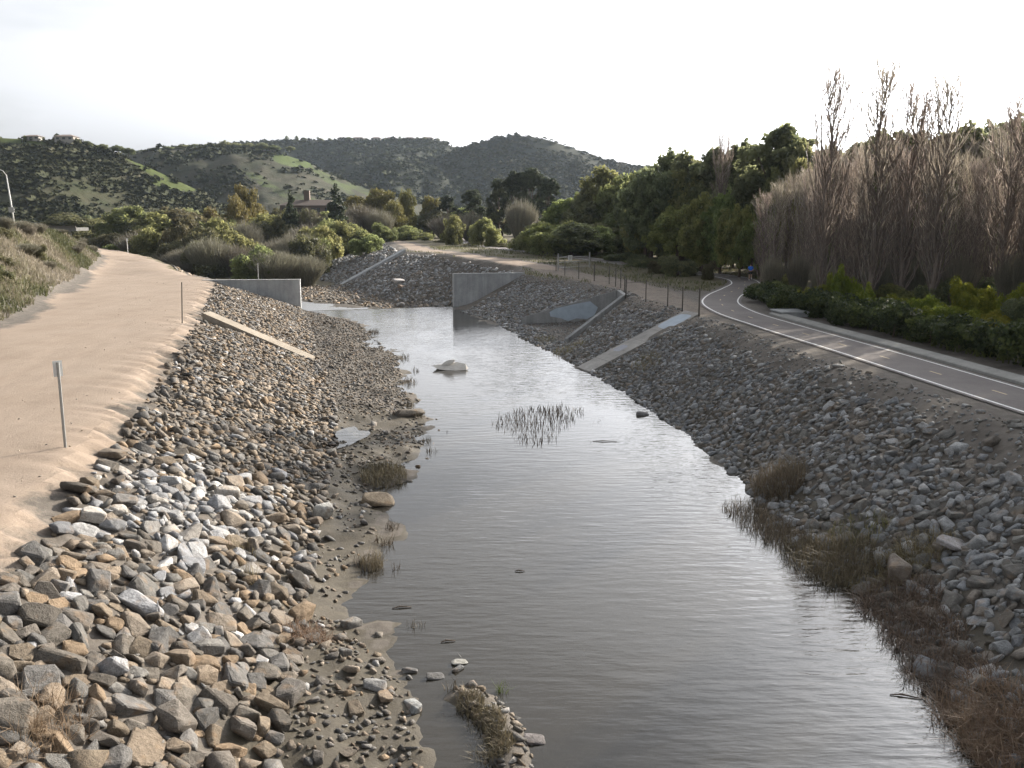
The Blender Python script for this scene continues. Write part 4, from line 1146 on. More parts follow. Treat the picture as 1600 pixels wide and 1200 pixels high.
ub = [plant_px('bush' if k % 2 else 'bush_dark', 'green_shrub', *a) for k, a in enumerate([(1195,440,78,50),(1222,436,74,56),(1290,450,66,60),(1370,455,62,70),(1500,470,56,80),(1400,440,66,70),(1450,430,66,80),(1590,470,52,80),(1620,460,50,90),(1310,430,74,70),(1560,430,66,90),(1230,420,82,50)])]
label_row(ub, 'dark green shrub at the foot of the poplars, {n} from the left', 'shrub', 'shrubs at the foot of the poplars')
br = [plant_px('bare', 'bare_shrub', *a) for a in [(1208,390,76,40),(1250,385,76,44),(1290,400,72,50),(1375,395,68,56),(1440,390,68,60),(1505,385,66,64),(1590,380,62,70)]]
label_row(br, 'bare twiggy grey shrub among the poplar trunks, {n} from the left', 'shrub', 'bare shrubs among the poplars')

# ------------------------------------------------------------------ plants: centre and left thickets
mid = [plant_px(*a) for a in [
    ('pine','pine_tree',780,272,235,46),('pine','pine_tree',805,262,230,50),('pine','pine_tree',832,256,228,52),('pine','pine_tree',858,272,222,48),('pine','pine_tree',700,300,260,40),('pine','pine_tree',738,292,255,46)]]
label_row(mid, 'tall dark pine behind the bend of the dirt track, {n} from the left', 'tree', 'pines behind the dirt track')
cyp = [plant_px('conifer', 'conifer_tree', *a) for a in [(453,293,222,38),(522,283,218,48)]]
tag(cyp[0], 'slim dark conifer left of the brown house roof', 'tree', 'conifers by the brown house')
tag(cyp[1], 'broader dark conifer right of the brown house roof', 'tree', 'conifers by the brown house')
gold = [plant_px('gold', 'willow_tree', *a) for a in [(378,278,235,50),(365,300,230,60),(400,310,240,54),(590,288,250,70),(560,300,255,60),(636,292,250,34),(612,310,240,50),(330,320,240,50),(672,300,262,40)]]
label_row(gold, 'yellowish willow coming into leaf beyond the thicket, {n} from the left', 'tree', 'yellowish willows')
bsh = [plant_px('bush', 'green_bush', *a) for a in [(710,332,190,42),(752,338,184,52),(770,350,178,40),(878,312,168,66),(842,344,150,74),(896,340,152,70),(572,364,172,50),(508,350,185,70),(545,340,195,70),(560,345,200,60),(480,352,190,60),(600,345,215,50),(640,350,225,60),(870,350,140,80),(930,350,140,80),(820,360,158,56)]]
label_row(bsh, 'rounded green bush at the far bend of the channel, {n} from the left', 'bush', 'green bushes at the channel bend')
br2 = [plant_px('bare', 'bare_tree', *a) for a in [(700,330,215,70),(815,302,205,60),(735,325,220,60),(480,318,225,60),(560,310,228,70),(530,325,222,70),(860,330,195,60),(590,320,226,60)]]
label_row(br2, 'bare brownish tree standing in the middle distance, {n} from the left', 'tree', 'bare trees in the middle distance')
thick, thick2, thick3 = [], [], []
q = random.Random(12)
for i in range(64):
    px_ = 96 + (i*37.7) % 436 + q.uniform(-12, 12)
    row = i % 4
    Y = (150, 172, 198, 228)[row] + q.uniform(-6, 6) + max(0, (300-px_))*.06
    if px_ < 330: Y = max(Y, 168 + (330-px_)*.34)
    top = (392, 368, 348, 332)[row] + q.uniform(-14, 10) + (12 if px_ < 200 else 0)
    x = AT(px_, top, Y)[0]
    kind = ('bare', 'bush_olive', 'bare', 'bush')[q.randrange(4)] if row < 3 else ('olive', 'bush_olive', 'pepper')[q.randrange(3)]
    zb_ = float(ground_z(x, Y))
    o = plant_px(kind, {'bare': 'bare_willow', 'bush_olive': 'olive_bush', 'bush': 'green_bush', 'olive': 'olive_bush', 'pepper': 'green_bush'}[kind], px_, top, Y, q.uniform(64, 100) if kind.startswith('b') else q.uniform(84, 130), min(zb_, 3.4))
    (thick if kind == 'bare' else thick2 if 'olive' in kind else thick3).append(o)
label_row(thick, 'grey leafless willow in the thicket behind the dirt road, {n} from the left', 'willow', 'leafless willows in the thicket')
label_row(thick2, 'olive-green bush in the thicket behind the dirt road, {n} from the left', 'bush', 'olive bushes in the thicket')
label_row(thick3, 'fresh green bush in the thicket behind the dirt road, {n} from the left', 'bush', 'green bushes in the thicket')
bk = []
for i in range(34):
    px_ = 110 + i*27 + q.uniform(-10, 10)
    Y = q.uniform(255, 292); bk.append(plant_px(('olive', 'ever', 'pepper')[i % 3], 'broadleaf_tree', px_, q.uniform(318, 340), Y, q.uniform(50, 74)))
label_row(bk, 'broadleaf tree in the back row below the hills, {n} from the left', 'tree', 'back row of trees below the hills')
cb = [plant_px(k_, 'low_bush', *a) for k_, a in [('bush_olive',(700,372,205,40)),('bush_olive',(745,376,190,46)),('bush_olive',(790,384,175,44)),('bush',(668,362,225,36)),('bush_dark',(1000,396,118,60)),('bush_dark',(960,392,128,56)),('bush_olive',(1030,404,108,40)),('bush_dark',(905,384,142,60)),('bush_dark',(1060,396,104,60)),('bush_olive',(1105,404,98,26)),('bush_dark',(860,380,150,60))]]
label_row(cb, 'low scrubby bush between the dirt track and the trees, {n} from the left', 'bush', 'low bushes by the dirt track')

# ------------------------------------------------------------------ hills with scrub, ridge houses and trees
def make_hillmat(name, c_scrub, c_dry, c_green, green_amt, sc=1.0):
    m, nt, b, o = mat_new(name)
    P = pos(nt)
    n1 = noise_node(nt, .012*sc, 5, .55, P); n2 = noise_node(nt, .06*sc, 6, .65, P); n3 = noise_node(nt, .35*sc, 4, .7, P)
    c = ramp(nt, n2, [(.35, c_scrub), (.5, tuple((x+y)/2 for x, y in zip(c_scrub, c_dry))), (.68, c_dry)])
    g = math_n(nt, 'ADD', attr(nt, 'green').outputs['Fac'], math_n(nt, 'MULTIPLY', math_n(nt, 'SUBTRACT', n2, .5), .9))
    c = mixc(nt, ramp(nt, g, [(.4, (0, 0, 0)), (.65, (1, 1, 1))]), c, c_green)
    c = mixc(nt, .4, c, ramp(nt, n3, [(.3, (.3, .3, .3)), (.7, (.66, .66, .66))]), 'OVERLAY')
    nt.links.new(c, b.inputs['Base Color']); b.inputs['Roughness'].default_value = 1; b.inputs['Specular IOR Level'].default_value = .1
    bump(nt, b, n3, 1.2, .6)
    return m
M_SCRUB = make_leaf('hill_scrub_leaf', [(0, (.020, .028, .013)), (.5, (.040, .048, .023)), (1, (.074, .074, .044))], 0, .1, 1.0)

def hill(name, label, ridge, D, depth, greens, mat, nbush, bsize, seed, base_z=2.0, amp=5.0, bend=1.25, Ds=None, clump=-.32):
    """hillside facing the valley: ridge line given by its outline in the view at distance D"""
    ridge = np.array(ridge, float); n = 150; mrows = 46
    px = np.linspace(ridge[0, 0], ridge[-1, 0], n); py = np.interp(px, ridge[:, 0], ridge[:, 1])
    dd = np.interp(px, *Ds) if Ds else np.full(n, D)
    R3 = np.array([AT(a, b, d) for a, b, d in zip(px, py, dd)])
    V = np.zeros((mrows, n, 3)); ts = np.linspace(-.35, 1, mrows)
    for k, t in enumerate(ts):            # t=0 ridge, t=1 foot, t<0 behind the ridge
        y = R3[:, 1] - depth*t*(.75 + .25*np.sin(px*.011 + seed)); x = R3[:, 0]*(y/R3[:, 1])**.35
        prof = (1-max(t, 0))**bend if t >= 0 else 1 - (-t)*1.6
        z = base_z + (R3[:, 2]-base_z)*prof
        w_ = math.sin(math.pi*min(1, max(0, t)))**.8
        spur = fbm(x*.016 + seed, y*.006, seed, 4)*amp*3.0*w_ + fbm(x*.06, y*.05, seed+5, 3)*amp*.5*w_
        V[k] = np.stack([x, y, np.maximum(z + spur*np.clip((R3[:, 2]-base_z)/40, 0, 1.3), base_z-3)], 1)
    green = np.zeros((mrows, n))
    fx, fy, _ = PROJ(V[..., 0], V[..., 1], V[..., 2])
    for (cx, cy, rx, ry, ang, s) in greens:
        c, s_ = math.cos(R(ang)), math.sin(R(ang)); u = (fx-cx)*c + (fy-cy)*s_; v = -(fx-cx)*s_ + (fy-cy)*c
        green = np.maximum(green, s*(1-smoothstep(.6, 1.2, np.hypot(u/rx, v/ry))))
    k, i = np.meshgrid(np.arange(mrows-1), np.arange(n-1), indexing='ij')
    q_ = np.stack([k*n+i, k*n+i+1, (k+1)*n+i+1, (k+1)*n+i], -1).reshape(-1, 4)
    o = obj(name, new_mesh(name, V.reshape(-1, 3), q_, mat, True, {'green': ('FLOAT', green.ravel())}))
    tag(o, label, kind='structure')
    g = np.random.default_rng(seed)
    t_ = g.uniform(0, .94, nbush)*(mrows-1)*(1/1.35) + (mrows-1)*.35/1.35 - .8; s_ = g.uniform(0, n-1.01, nbush)
    a, b = np.clip(t_.astype(int), 0, mrows-2), s_.astype(int); fa, fb = (t_-a)[:, None], (s_-b)[:, None]
    P = (V[a, b]*(1-fb) + V[a, b+1]*fb)*(1-fa) + (V[a+1, b]*(1-fb) + V[a+1, b+1]*fb)*fa
    gr = green[a, b]
    keep = (g.random(nbush) < np.where(gr > .45, .06, 1)) & (fbm(P[:, 0]*.02, P[:, 1]*.02, seed+9, 3) > clump + .18*g.normal(0, 1, nbush))
    P = P[keep]; m_ = len(P)
    VS, TS, off = [], [], 0; sz = bsize*g.uniform(.45, 1.4, m_)*np.where(g.random(m_) < .06, 1.7, 1); pi = g.integers(0, 6, m_)
    tint = np.clip(g.normal(.42, .22, m_), 0, 1); TT = []
    for kk in range(6):
        PV, PT = BLOB[kk]; ids = np.nonzero(pi == kk)[0]
        VV = PV[None]*(sz[ids][:, None, None]*np.array([1, 1, .72])) + P[ids][:, None, :] + np.array([0, 0, .2])*sz[ids][:, None, None]
        TS.append((PT[None] + (np.arange(len(ids))*len(PV))[:, None, None] + off).reshape(-1, 3)); off += len(PV)*len(ids); VS.append(VV.reshape(-1, 3)); TT.append(np.repeat(tint[ids], len(PV)))
    so = obj(name + '_scrub', new_mesh(name + '_scrub', np.concatenate(VS), np.concatenate(TS), M_SCRUB, False, {'tint': ('FLOAT', np.concatenate(TT))}))
    tag(so, 'dark chaparral scrub covering ' + label, 'scrub', kind='stuff')
    return V
def leafy_blob(seed):
    g = np.random.default_rng(seed); n = 10
    d = g.normal(0, 1, (n, 3)); d[:, 2] = np.abs(d[:, 2])*.8; d /= np.linalg.norm(d, axis=1, keepdims=True)
    P = d*g.uniform(.45, .85, (n, 1)); V, Q = leaf_quads(P, .75, g, d, 1.1)
    T = np.concatenate([Q[:, [0, 1, 2]], Q[:, [0, 2, 3]]])
    return V, T
BLOB = [leafy_blob(900+k) for k in range(6)]
M_H1 = make_hillmat('hillside_near', (.033, .041, .020), (.062, .058, .038), (.070, .088, .029), .5)
M_H2 = make_hillmat('hillside_mid', (.036, .042, .025), (.072, .067, .050), (.070, .094, .032), .5)
M_H3 = make_hillmat('hillside_far', (.030, .036, .027), (.046, .050, .036), (.06, .08, .035), .2)
V3 = hill('far_ridge_hill', 'the long scrub-covered ridge with houses along its crest', [(120,262),(230,236),(300,228),(350,224),(450,219),(520,217),(600,218),(660,217),(690,221),(715,232),(760,243),(840,270),(950,330)], 1250, 620,
          [(500,232,90,8,2,.45),(640,300,60,14,0,.4)], M_H3, 15000, 3.2, 31, amp=9)
V4 = hill('cone_hill', 'the smooth dark rounded hill in the centre', [(560,310),(640,268),(690,243),(735,226),(775,214),(812,210.5),(850,215),(900,232),(945,250),(1010,262),(1090,280),(1200,310)], 1050, 480,
          [], M_H3, 13000, 2.8, 47, amp=4)
V2 = hill('meadow_hill', 'the hillside with the bright green meadow', [(150,255),(215,238),(260,231),(330,228),(395,232),(440,240),(480,252),(510,268),(560,290),(610,300),(700,325),(760,340)], 720, 330,
          [(457,251,34,10,10,1.3),(420,290,60,9,30,.55),(520,284,56,8,32,.55),(575,300,60,7,20,.5),(470,310,80,10,20,.5),(560,325,90,12,0,.45)], M_H2, 6500, 2.3, 52, amp=5, clump=.06)
V1 = hill('near_left_hill', 'the brushy hillside above the dirt road', [(-420,200),(-200,205),(-60,210),(0,213),(60,216),(130,221),(180,238),(230,258),(280,282),(310,296),(360,330),(420,345)], 480, 230,
          [(232,262,44,10,32,.9),(272,290,40,8,9,1.1),(20,219,70,7,5,.7),(205,246,34,8,33,.7)], M_H1, 17000, 1.7, 63, amp=4, clump=-.24)

def house(name, px, py, Y, w, d, h, label, roof=M_ROOF, wallm=M_STUCCO, rz=0.0, chimney=False, wins=3):
    x, y, z = AT(px, py, Y)
    e = empty(name, (x, y, z), rz)
    mb = MB(); mb.box((-w/2, -d/2, -4), (w/2, d/2, h)); wl = mb.build('wall', wallm, e)
    mb = MB(); o_ = .6; rh = h*.55
    mb.add([(-w/2-o_, -d/2-o_, h+.01), (w/2+o_, -d/2-o_, h+.01), (w/2+o_, d/2+o_, h+.01), (-w/2-o_, d/2+o_, h+.01), (-w/2+d*.35, 0, h+rh), (w/2-d*.35, 0, h+rh)], [(0,1,5,4),(1,2,5),(2,3,4,5),(3,0,4),(0,3,2,1)])
    rf = mb.build('roof', roof, e)
    if chimney:
        mb = MB(); mb.box((-w*.12, -.6, h), (-w*.12+1.6, .8, h+rh+2.6)); mb.build('chimney', M_WOODBR, rf)
    for k in range(wins):
        cx = -w/2 + w*(k+.5)/wins
        mb = MB(); mb.box((cx-w*.08, -d/2-.06, h*.35), (cx+w*.08, -d/2-.003, h*.8)); mb.build('window', M_GLASSD, e)
    return tag(e, label, 'house')
house('ridge_house', 53, 219, 478, 8, 6, 1.7, 'small low-roofed house on the left ridge beside a round tree')
house('ridge_house', 105, 221, 476, 9.5, 7, 2.2, 'larger pale house on the left ridge, grey hipped roof')
house('ridge_house', 418, 241, 716, 8, 6, 2.2, 'small pale house among ridge trees left of the green meadow')
house('brown_house', 487, 338, 262, 16, 8, 3.0, 'brown shingled house with square chimney between the two conifers', roof=make_bark('brown_shingle', (.115, .09, .075)), wallm=M_WOODBR, chimney=True, wins=4)
for k, (px_, w_) in enumerate([(560,16),(588,13),(612,15),(640,14),(668,16),(535,12)]):
    house('ridge_house', px_, 220, 1250, w_, 9, 3.2, 'tiny pale house on the far ridge, %s from the left' % ordinal({5: 1, 0: 2, 1: 3, 2: 4, 3: 5, 4: 6}[k]))
rt = [plant_px('ever', 'ridge_tree', px_, py_, Y_, w_, zb_) for px_, py_, Y_, w_, zb_ in
      [(p, t, 715, w, AT(p, 236, 715)[2]) for p, t, w in [(225,236,16),(243,230,24),(262,228,22),(285,226,26),(305,224,22),(322,224,12),(352,219,26),(368,222,26),(388,222,24),(410,222,20),(428,226,20),(454,228,16),(400,226,20),(340,224,24)]] +
      [(p, t, 474, w, AT(p, t+13, 474)[2]) for p, t, w in [(38,211,7),(85,212,9),(120,215,12),(138,220,16),(160,224,22),(182,226,26),(200,230,20)]]]
label_row(rt, 'rounded dark tree on the skyline of the left hills, {n} from the left', 'tree', 'skyline trees of the left hills')
rt2 = [plant_px('tall', 'ridge_tree', p, t, 1240, w, AT(p, 224, 1240)[2]) for p, t, w in [(448,211,9),(463,211,8),(475,214,12),(500,215,14),(545,213,16),(572,215,8),(602,214,7),(625,212,8),(652,213,8),(663,213,10),(684,215,9),(515,215,10)]]
label_row(rt2, 'tiny tree on the crest of the far ridge, {n} from the left', 'tree', 'trees on the far ridge')

# ------------------------------------------------------------------ street lamp, guard rail, overpass on the left
lx, ly, lz = AT(22, 350, 140)
lamp = empty('street_lamp', (lx, ly, lz-.6))
mb = MB(); mb.tube([(.05,0,0), (-.1,0,3), (-.45,0,8.0)], [.13,.11,.08], 8); mb.build('pole', M_LAMP, lamp, True)
mb = MB(); mb.tube([(-.43,0,7.9), (-.9,0,8.55), (-1.6,0,8.85), (-2.5,0,8.9)], [.06,.055,.05,.045], 6); mb.build('arm', M_LAMP, lamp, True)
mb = MB(); mb.prism([(-3.4,-.18,8.78),(-2.4,-.14,8.8),(-2.4,.14,8.8),(-3.4,.18,8.78)], [(-3.3,-.12,8.98),(-2.4,-.1,8.96),(-2.4,.1,8.96),(-3.3,.12,8.98)]); mb.build('lamp_head', M_LAMP, lamp)
mb = MB(); mb.box((-.55,-.16,2.35), (.3,-.12,3.15)); mb.build('sign_plate', M_METAL, lamp)
tag(lamp, 'pale curved-arm street lamp with a square plate above the embankment', 'street lamp')
gl_ = empty('guard_rail', (lx-6, ly-1, lz-.6))
mb = MB(); mb.tube([(-8,-1.5,.75), (0,0,.72), (6.4,.6,.68)], .14, 6); mb.build('rail', M_LAMP, gl_)
for k in range(6):
    t = k/5; mb = MB(); xk = -7.5 + 13.5*t; mb.box((xk-.08, -1.35+1.9*t, -1), (xk+.08, -1.2+1.9*t, .75)); mb.build('post', M_LAMP, gl_)
tag(gl_, 'pale guard rail along the upper road at the foot of the lamp', 'guard rail')
ox, oy, oz = AT(112, 357, 205)
ov = empty('overpass', (ox, oy, oz-5))
mb = MB(); mb.box((-5,-3,4.5), (2.4,3,5.2)); mb.build('deck', make_concrete('concrete_dark', (.12, .12, .115)), ov)
mb = MB(); mb.box((-5,-3.1,5.202), (2.4,-2.9,5.6)); mb.build('parapet', M_RUSTY, ov)
for xk in (-3.5, -.5): mb = MB(); mb.tube([(xk,0,-2), (xk,0,4.49)], .35, 8); mb.build('pier', M_CONC, ov)
tag(ov, 'small dark concrete overpass half hidden behind the embankment', 'bridge')

# ------------------------------------------------------------------ posts, signs, fence, gate
def post_with_plate(name, base, top, plate, label, rad=.035, mat=M_METAL, face=70):
    b = Vector(base); e = empty(name, b)
    t = Vector(top) - b
    mb = MB(); mb.tube([(0,0,-.4), t], rad, 8); mb.build('post', mat, e)
    if plate:
        w_, h_ = plate; c = t - Vector((0, 0, h_*.42)); a = R(face); u = Vector((math.cos(a), math.sin(a), 0))*w_/2; n_ = Vector((-math.sin(a), math.cos(a), 0))
        up_ = Vector((0, 0, h_/2)); mb = MB(); o1, o2 = n_*(rad+.003), n_*(rad+.012)
        mb.prism([c-u-up_+o1, c+u-up_+o1, c+u-up_+o2, c-u-up_+o2], [c-u+up_+o1, c+u+up_+o1, c+u+up_+o2, c-u+up_+o2]); pl = mb.build('sign_plate', M_WHITE, e)
        for k, zz in enumerate((.12, -.04, -.16)):
            mb = MB(); uu = u*(.7 - .15*k); o3 = n_*(rad+.0125); o4 = n_*(rad+.015); dz = Vector((0, 0, zz*h_*1.6)); hh = Vector((0, 0, h_*.035))
            mb.prism([c-uu-hh+dz+o3, c+uu-hh+dz+o3, c+uu-hh+dz+o4, c-uu-hh+dz+o4], [c-uu+hh+dz+o3, c+uu+hh+dz+o3, c+uu+hh+dz+o4, c-uu+hh+dz+o4]); mb.build('print', M_BLACK, pl)
    return tag(e, label, 'post')
bx, by, _ = U(102, 697, 3.4); bz = float(ground_z(bx, by)); tx, ty, tz = AT(90, 566, by)
post_with_plate('sign_post', (bx, by, bz), (tx, ty, tz), (.25, .46), 'thin metal post with small white sign on the near road edge', .042, M_METAL, 42)
bx, by, _ = U(284, 502, 3.4); bz = float(ground_z(bx, by)); tx, ty, tz = AT(284, 441, by)
post_with_plate('marker_post', (bx, by, bz), (tx, ty, tz), None, 'thin bare metal post at the road brow above the concrete strip', .035, M_RUSTY)
bx, by = AT(199, 385, 176)[:2]; bz = float(ground_z(bx, by)); tz = AT(199, 373, by)[2]
post_with_plate('marker_post', (bx, by, bz), (bx, by, max(tz, bz+1.2)), (.4, .5), 'small white marker post far up the dirt road', .06, M_WHITE, 5)
bx, by, bz = -27.6, 97.95, 3.42
post_with_plate('marker_post', (bx, by, bz), (bx, by, AT(398, 411, by)[2]), None, 'thin post standing on top of the left wing wall', .06, M_METAL)

FENCE = [U(*p, 3.4)[:2] for p in [(1092,495),(1066,487),(1043,479),(1009,471),(978,463)]] + [(10.15,81.0),(10.3,85.2),(10.2,88.5),(9.9,91.6),(8.7,95.2),(7.3,98.5),(6.1,104.0),(5.4,110.5)]
fe = empty('chain_link_fence', (*FENCE[0], 3.4)); fo = fe.location
M_WIRE = plain('fence_wire', (.30, .29, .27), .5, .5)
FP = [Vector((x, y, float(ground_z(x, y)))) - fo for x, y in FENCE]
for k, p in enumerate(FP):
    h_ = 1.75 + (.15 if k in (4, 0) else 0)
    mb = MB(); mb.tube([p + Vector((0,0,-.3)), p + Vector((0,0,h_))],   .06 if k in (0, 4, 9) else .048, 7); po = mb.build('post', M_RUSTY, fe)
    mb = MB(); mb.tube([p + Vector((0,0,h_+.001)), p + Vector((0,0,h_+.05)), p + Vector((0,0,h_+.08))], [.055,.05,.015], 7); mb.build('cap', M_RUSTY, po)
for a, b in zip(FP[:-1], FP[1:]):
    z1 = Vector((0,0,1.66)); mb = MB(); mb.tube([a+z1, b+z1], .02, 5); mb.build('top_rail', M_RUSTY, fe)
    d = b-a; Ln = d.length; mb = MB(); H_ = 1.58; stp = .16; k = -H_
    while k < Ln:
        for sgn in (1, -1):
            s0_, s1_ = k, k+H_; zz0, zz1 = (0, H_) if sgn == 1 else (H_, 0)
            t0, t1 = max(0, -s0_/H_), min(1, (Ln-s0_)/H_)
            if t1 <= t0: continue
            p = a + d*((s0_+t0*H_)/Ln) + Vector((0, 0, .06+zz0+(zz1-zz0)*t0)); q2 = a + d*((s0_+t1*H_)/Ln) + Vector((0, 0, .06+zz0+(zz1-zz0)*t1))
            w_ = Vector((0, 0, .005)); mb.add([p-w_, q2-w_, q2+w_, p+w_], [(0,1,2,3)])
        k += stp
    mb.build('wire_mesh', M_WIRE, fe)
tag(fe, 'chain-link fence on thin dark posts along the brow of the right bank', 'fence')
ga = U(872, 424, 3.5); gb = U(921, 421, 3.5)
gate = empty('track_gate', (ga[0], ga[1], float(ground_z(ga[0], ga[1])))); go = gate.location
A = Vector((0,0,0)); B = Vector((gb[0]-ga[0], gb[1]-ga[1], 0))
for p, nm in ((A, 'post'), (B, 'post')):
    mb = MB(); mb.tube([p + Vector((0,0,-.3)), p + Vector((0,0,2.1))], .09, 8); mb.build(nm, M_METAL, gate)
for zz in (.35, 1.0, 1.6): mb = MB(); mb.tube([A + Vector((0,0,zz)), B + Vector((0,0,zz))], .035, 6); mb.build('bar', M_METAL, gate)
tag(gate, 'pale metal gate across the dirt track by the fence', 'gate')
cs = A.lerp(B, .36); sgn = empty('notice_sign', go + cs)
dB = B.normalized(); nB = Vector((dB.y, -dB.x, 0))
if nB.y > 0: nB = -nB
mb = MB(); c = Vector((0,0,1.5)); u = dB*.38; up_ = Vector((0,0,.3)); mb.prism([c-u-up_+nB*.05, c+u-up_+nB*.05, c+u-up_+nB*.07, c-u-up_+nB*.07], [c-u+up_+nB*.05, c+u+up_+nB*.05, c+u+up_+nB*.07, c-u+up_+nB*.07]); mb.build('panel', M_WHITE, sgn)
for k in range(3):
    mb = MB(); z_ = Vector((0,0,.14-.14*k)); uu = u*(.8-.12*k); hh = Vector((0,0,.03)); mb.prism([c-uu-hh+z_+nB*.072, c+uu-hh+z_+nB*.072, c+uu-hh+z_+nB*.078, c-uu-hh+z_+nB*.078], [c-uu+hh+z_+nB*.072, c+uu+hh+z_+nB*.072, c+uu+hh+z_+nB*.078, c-uu+hh+z_+nB*.078]); mb.build('print', M_BLACK, sgn)
tag(sgn, 'small white notice sign hanging on the track gate', 'sign')

# ------------------------------------------------------------------ the jogger
def jogger():
    x, y, _ = U(1172, 438, 3.44)
    e = empty('person', (x, y, path_z(x, y) + .005), R(-12))
    def skin(name, verts, edges, rad, mat, sub=2):
        me = bpy.data.meshes.new(name); me.from_pydata(verts, edges, []); o = obj(name, me, e)
        md = o.modifiers.new('skin', 'SKIN'); md.use_smooth_shade = True
        for v, r_ in zip(me.skin_vertices[0].data, rad): v.radius = r_ if hasattr(r_, '__len__') else (r_, r_)
        me.skin_vertices[0].data[0].use_root = True
        s_ = o.modifiers.new('sub', 'SUBSURF'); s_.levels = s_.render_levels = sub
        me.materials.append(mat); return o
    skinm = plain('skin', (.42, .27, .19), .6)
    #          0 pelvis      1 waist       2 chest       3 neck         4 head          5 crown
    vs_ = [(0,0,.95),(0,.02,1.1),(0,.05,1.32),(0,.07,1.48),(0,.09,1.58),(0,.09,1.70),
           (-.18,.05,1.40),(-.25,-.06,1.16),(-.21,.12,1.02),(-.20,.18,.98),      # left arm bent
           (.18,.05,1.40),(.26,.0,1.15),(.22,-.18,1.02),(.21,-.24,1.0),
           (-.10,0,.90),(-.11,.12,.50),(-.11,-.05,.10),(-.11,.06,.045),
           (.10,0,.90),(.11,.02,.52),(.11,-.30,.32),(.11,-.33,.22)]
    ed = [(0,1),(1,2),(2,3),(3,4),(4,5),(2,6),(6,7),(7,8),(8,9),(2,10),(10,11),(11,12),(12,13),(0,14),(14,15),(15,16),(16,17),(0,18),(18,19),(19,20),(20,21)]
    rd = [(.16,.11),(.14,.10),(.17,.12),.055,(.085,.10),(.075,.085),.06,.045,.035,.035,.06,.045,.035,.035,.09,.062,.038,.04,.09,.062,.038,.04]
    skin('body', vs_, ed, rd, skinm)
    sv = [(0,0,1.0),(0,.02,1.12),(0,.05,1.33),(0,.065,1.44),(-.18,.05,1.41),(-.25,-.06,1.16),(.18,.05,1.41),(.26,.0,1.15)]
    skin('shirt', sv, [(0,1),(1,2),(2,3),(2,4),(4,5),(2,6),(6,7)], [(.19,.14),(.18,.135),(.205,.15),(.10,.09),.085,.072,.085,.072], plain('blue_shirt', (.02, .13, .55), .8))
    skin('shorts', [(0,0,.98),(-.10,0,.88),(-.11,.07,.62),(.10,0,.88),(.11,.02,.62)], [(0,1),(1,2),(0,3),(3,4)], [(.185,.14),.12,.10,.12,.10], plain('black_shorts', (.02, .02, .022), .8))
    skin('hair', [(0,.075,1.64),(0,.08,1.74)], [(0,1)], [(.09,.105),(.07,.085)], plain('dark_hair', (.03, .022, .016), .8))
    for p0, p1 in (((-.11,-.08,.05),(-.11,.16,.045)), ((.11,-.36,.30),(.11,-.30,.12))):
        mb = MB(); mb.tube([p0, Vector(p0).lerp(Vector(p1), .5), p1], [.055,.06,.035], 8); mb.build('shoe', plain('white_shoe', (.6, .6, .58)), e)
    tag(e, 'jogger in bright blue shirt and dark shorts on the bike path bend', 'person')
jogger()

# ------------------------------------------------------------------ grasses, reeds, debris
def blades(P, h, w, rng, lean=.35, bend=.3):
    """curved blades rooted at P"""
    n = len(P); a = rng.uniform(0, 6.283, n); l = np.abs(rng.normal(0, lean, n))
    d = np.stack([np.cos(a)*l, np.sin(a)*l, np.ones(n)], 1); d /= np.linalg.norm(d, axis=1, keepdims=True)
    h = h*rng.uniform(.5, 1.3, (n, 1)); b2 = rng.uniform(0, 6.283, n); s = np.stack([np.cos(b2), np.sin(b2), np.zeros(n)], 1)*w*rng.uniform(.6, 1.4, (n, 1))
    mid = P + d*h*.55; tip = P + d*h + np.stack([np.cos(a), np.sin(a), -.5*np.ones(n)], 1)*h*bend*rng.uniform(0, 1, (n, 1))
    V = np.stack([P-s, P+s, mid+s*.7, tip, mid-s*.7], 1).reshape(-1, 3); k = np.arange(n)*5
    Fc = np.concatenate([np.stack([k, k+1, k+2], 1), np.stack([k, k+2, k+4], 1), np.stack([k+4, k+2, k+3], 1)])
    return V, Fc
def blade_obj(name, P, h, w, rng, mat, lean=.35, bend=.3, tint=None, loc=None):
    V, Fc = blades(P, h, w, rng, lean, bend)
    t = np.clip(rng.normal(.5, .22, len(P)), 0, 1) if tint is None else np.clip(tint + rng.normal(0, .12, len(P)), 0, 1)
    if loc is not None: V = V - np.array(loc)
    o = obj(name, new_mesh(name, V, Fc, mat, False, {'tint': ('FLOAT', np.repeat(t, 5))}))
    if loc is not None: o.location = loc
    return o
gg = np.random.default_rng(99)
# weeds on the embankment
x = gg.uniform(-80, -24, 200000); y = gg.uniform(30, 190, 200000)
m_ = inside(x, y, L_CREST + L_ROAD[::-1]) & (dist_poly(x, y, L_ROAD) + fbm(x*.3, y*.3, 71)*1.2 > .0); x, y = x[m_], y[m_]
dn = fbm(x*.25, y*.25, 72, 3); kp = gg.random(len(x)) < .6 + .5*dn; x, y = x[kp], y[kp]
P = np.stack([x, y, ground_z(x, y)-.03], 1); P = np.repeat(P, 3, axis=0) + gg.normal(0, .1, (len(x)*3, 3))*np.array([1, 1, 0])
tint = .5 + .9*fbm(P[:, 0]*.16, P[:, 1]*.16, 73, 3) + .12*gg.normal(0, 1, len(P))
tag(blade_obj('weeds', P, .6, .04, gg, M_WEED, .6, .4, tint), 'dry and green weeds covering the embankment beside the dirt road', 'weeds', kind='stuff')
eb = []
q = random.Random(31)
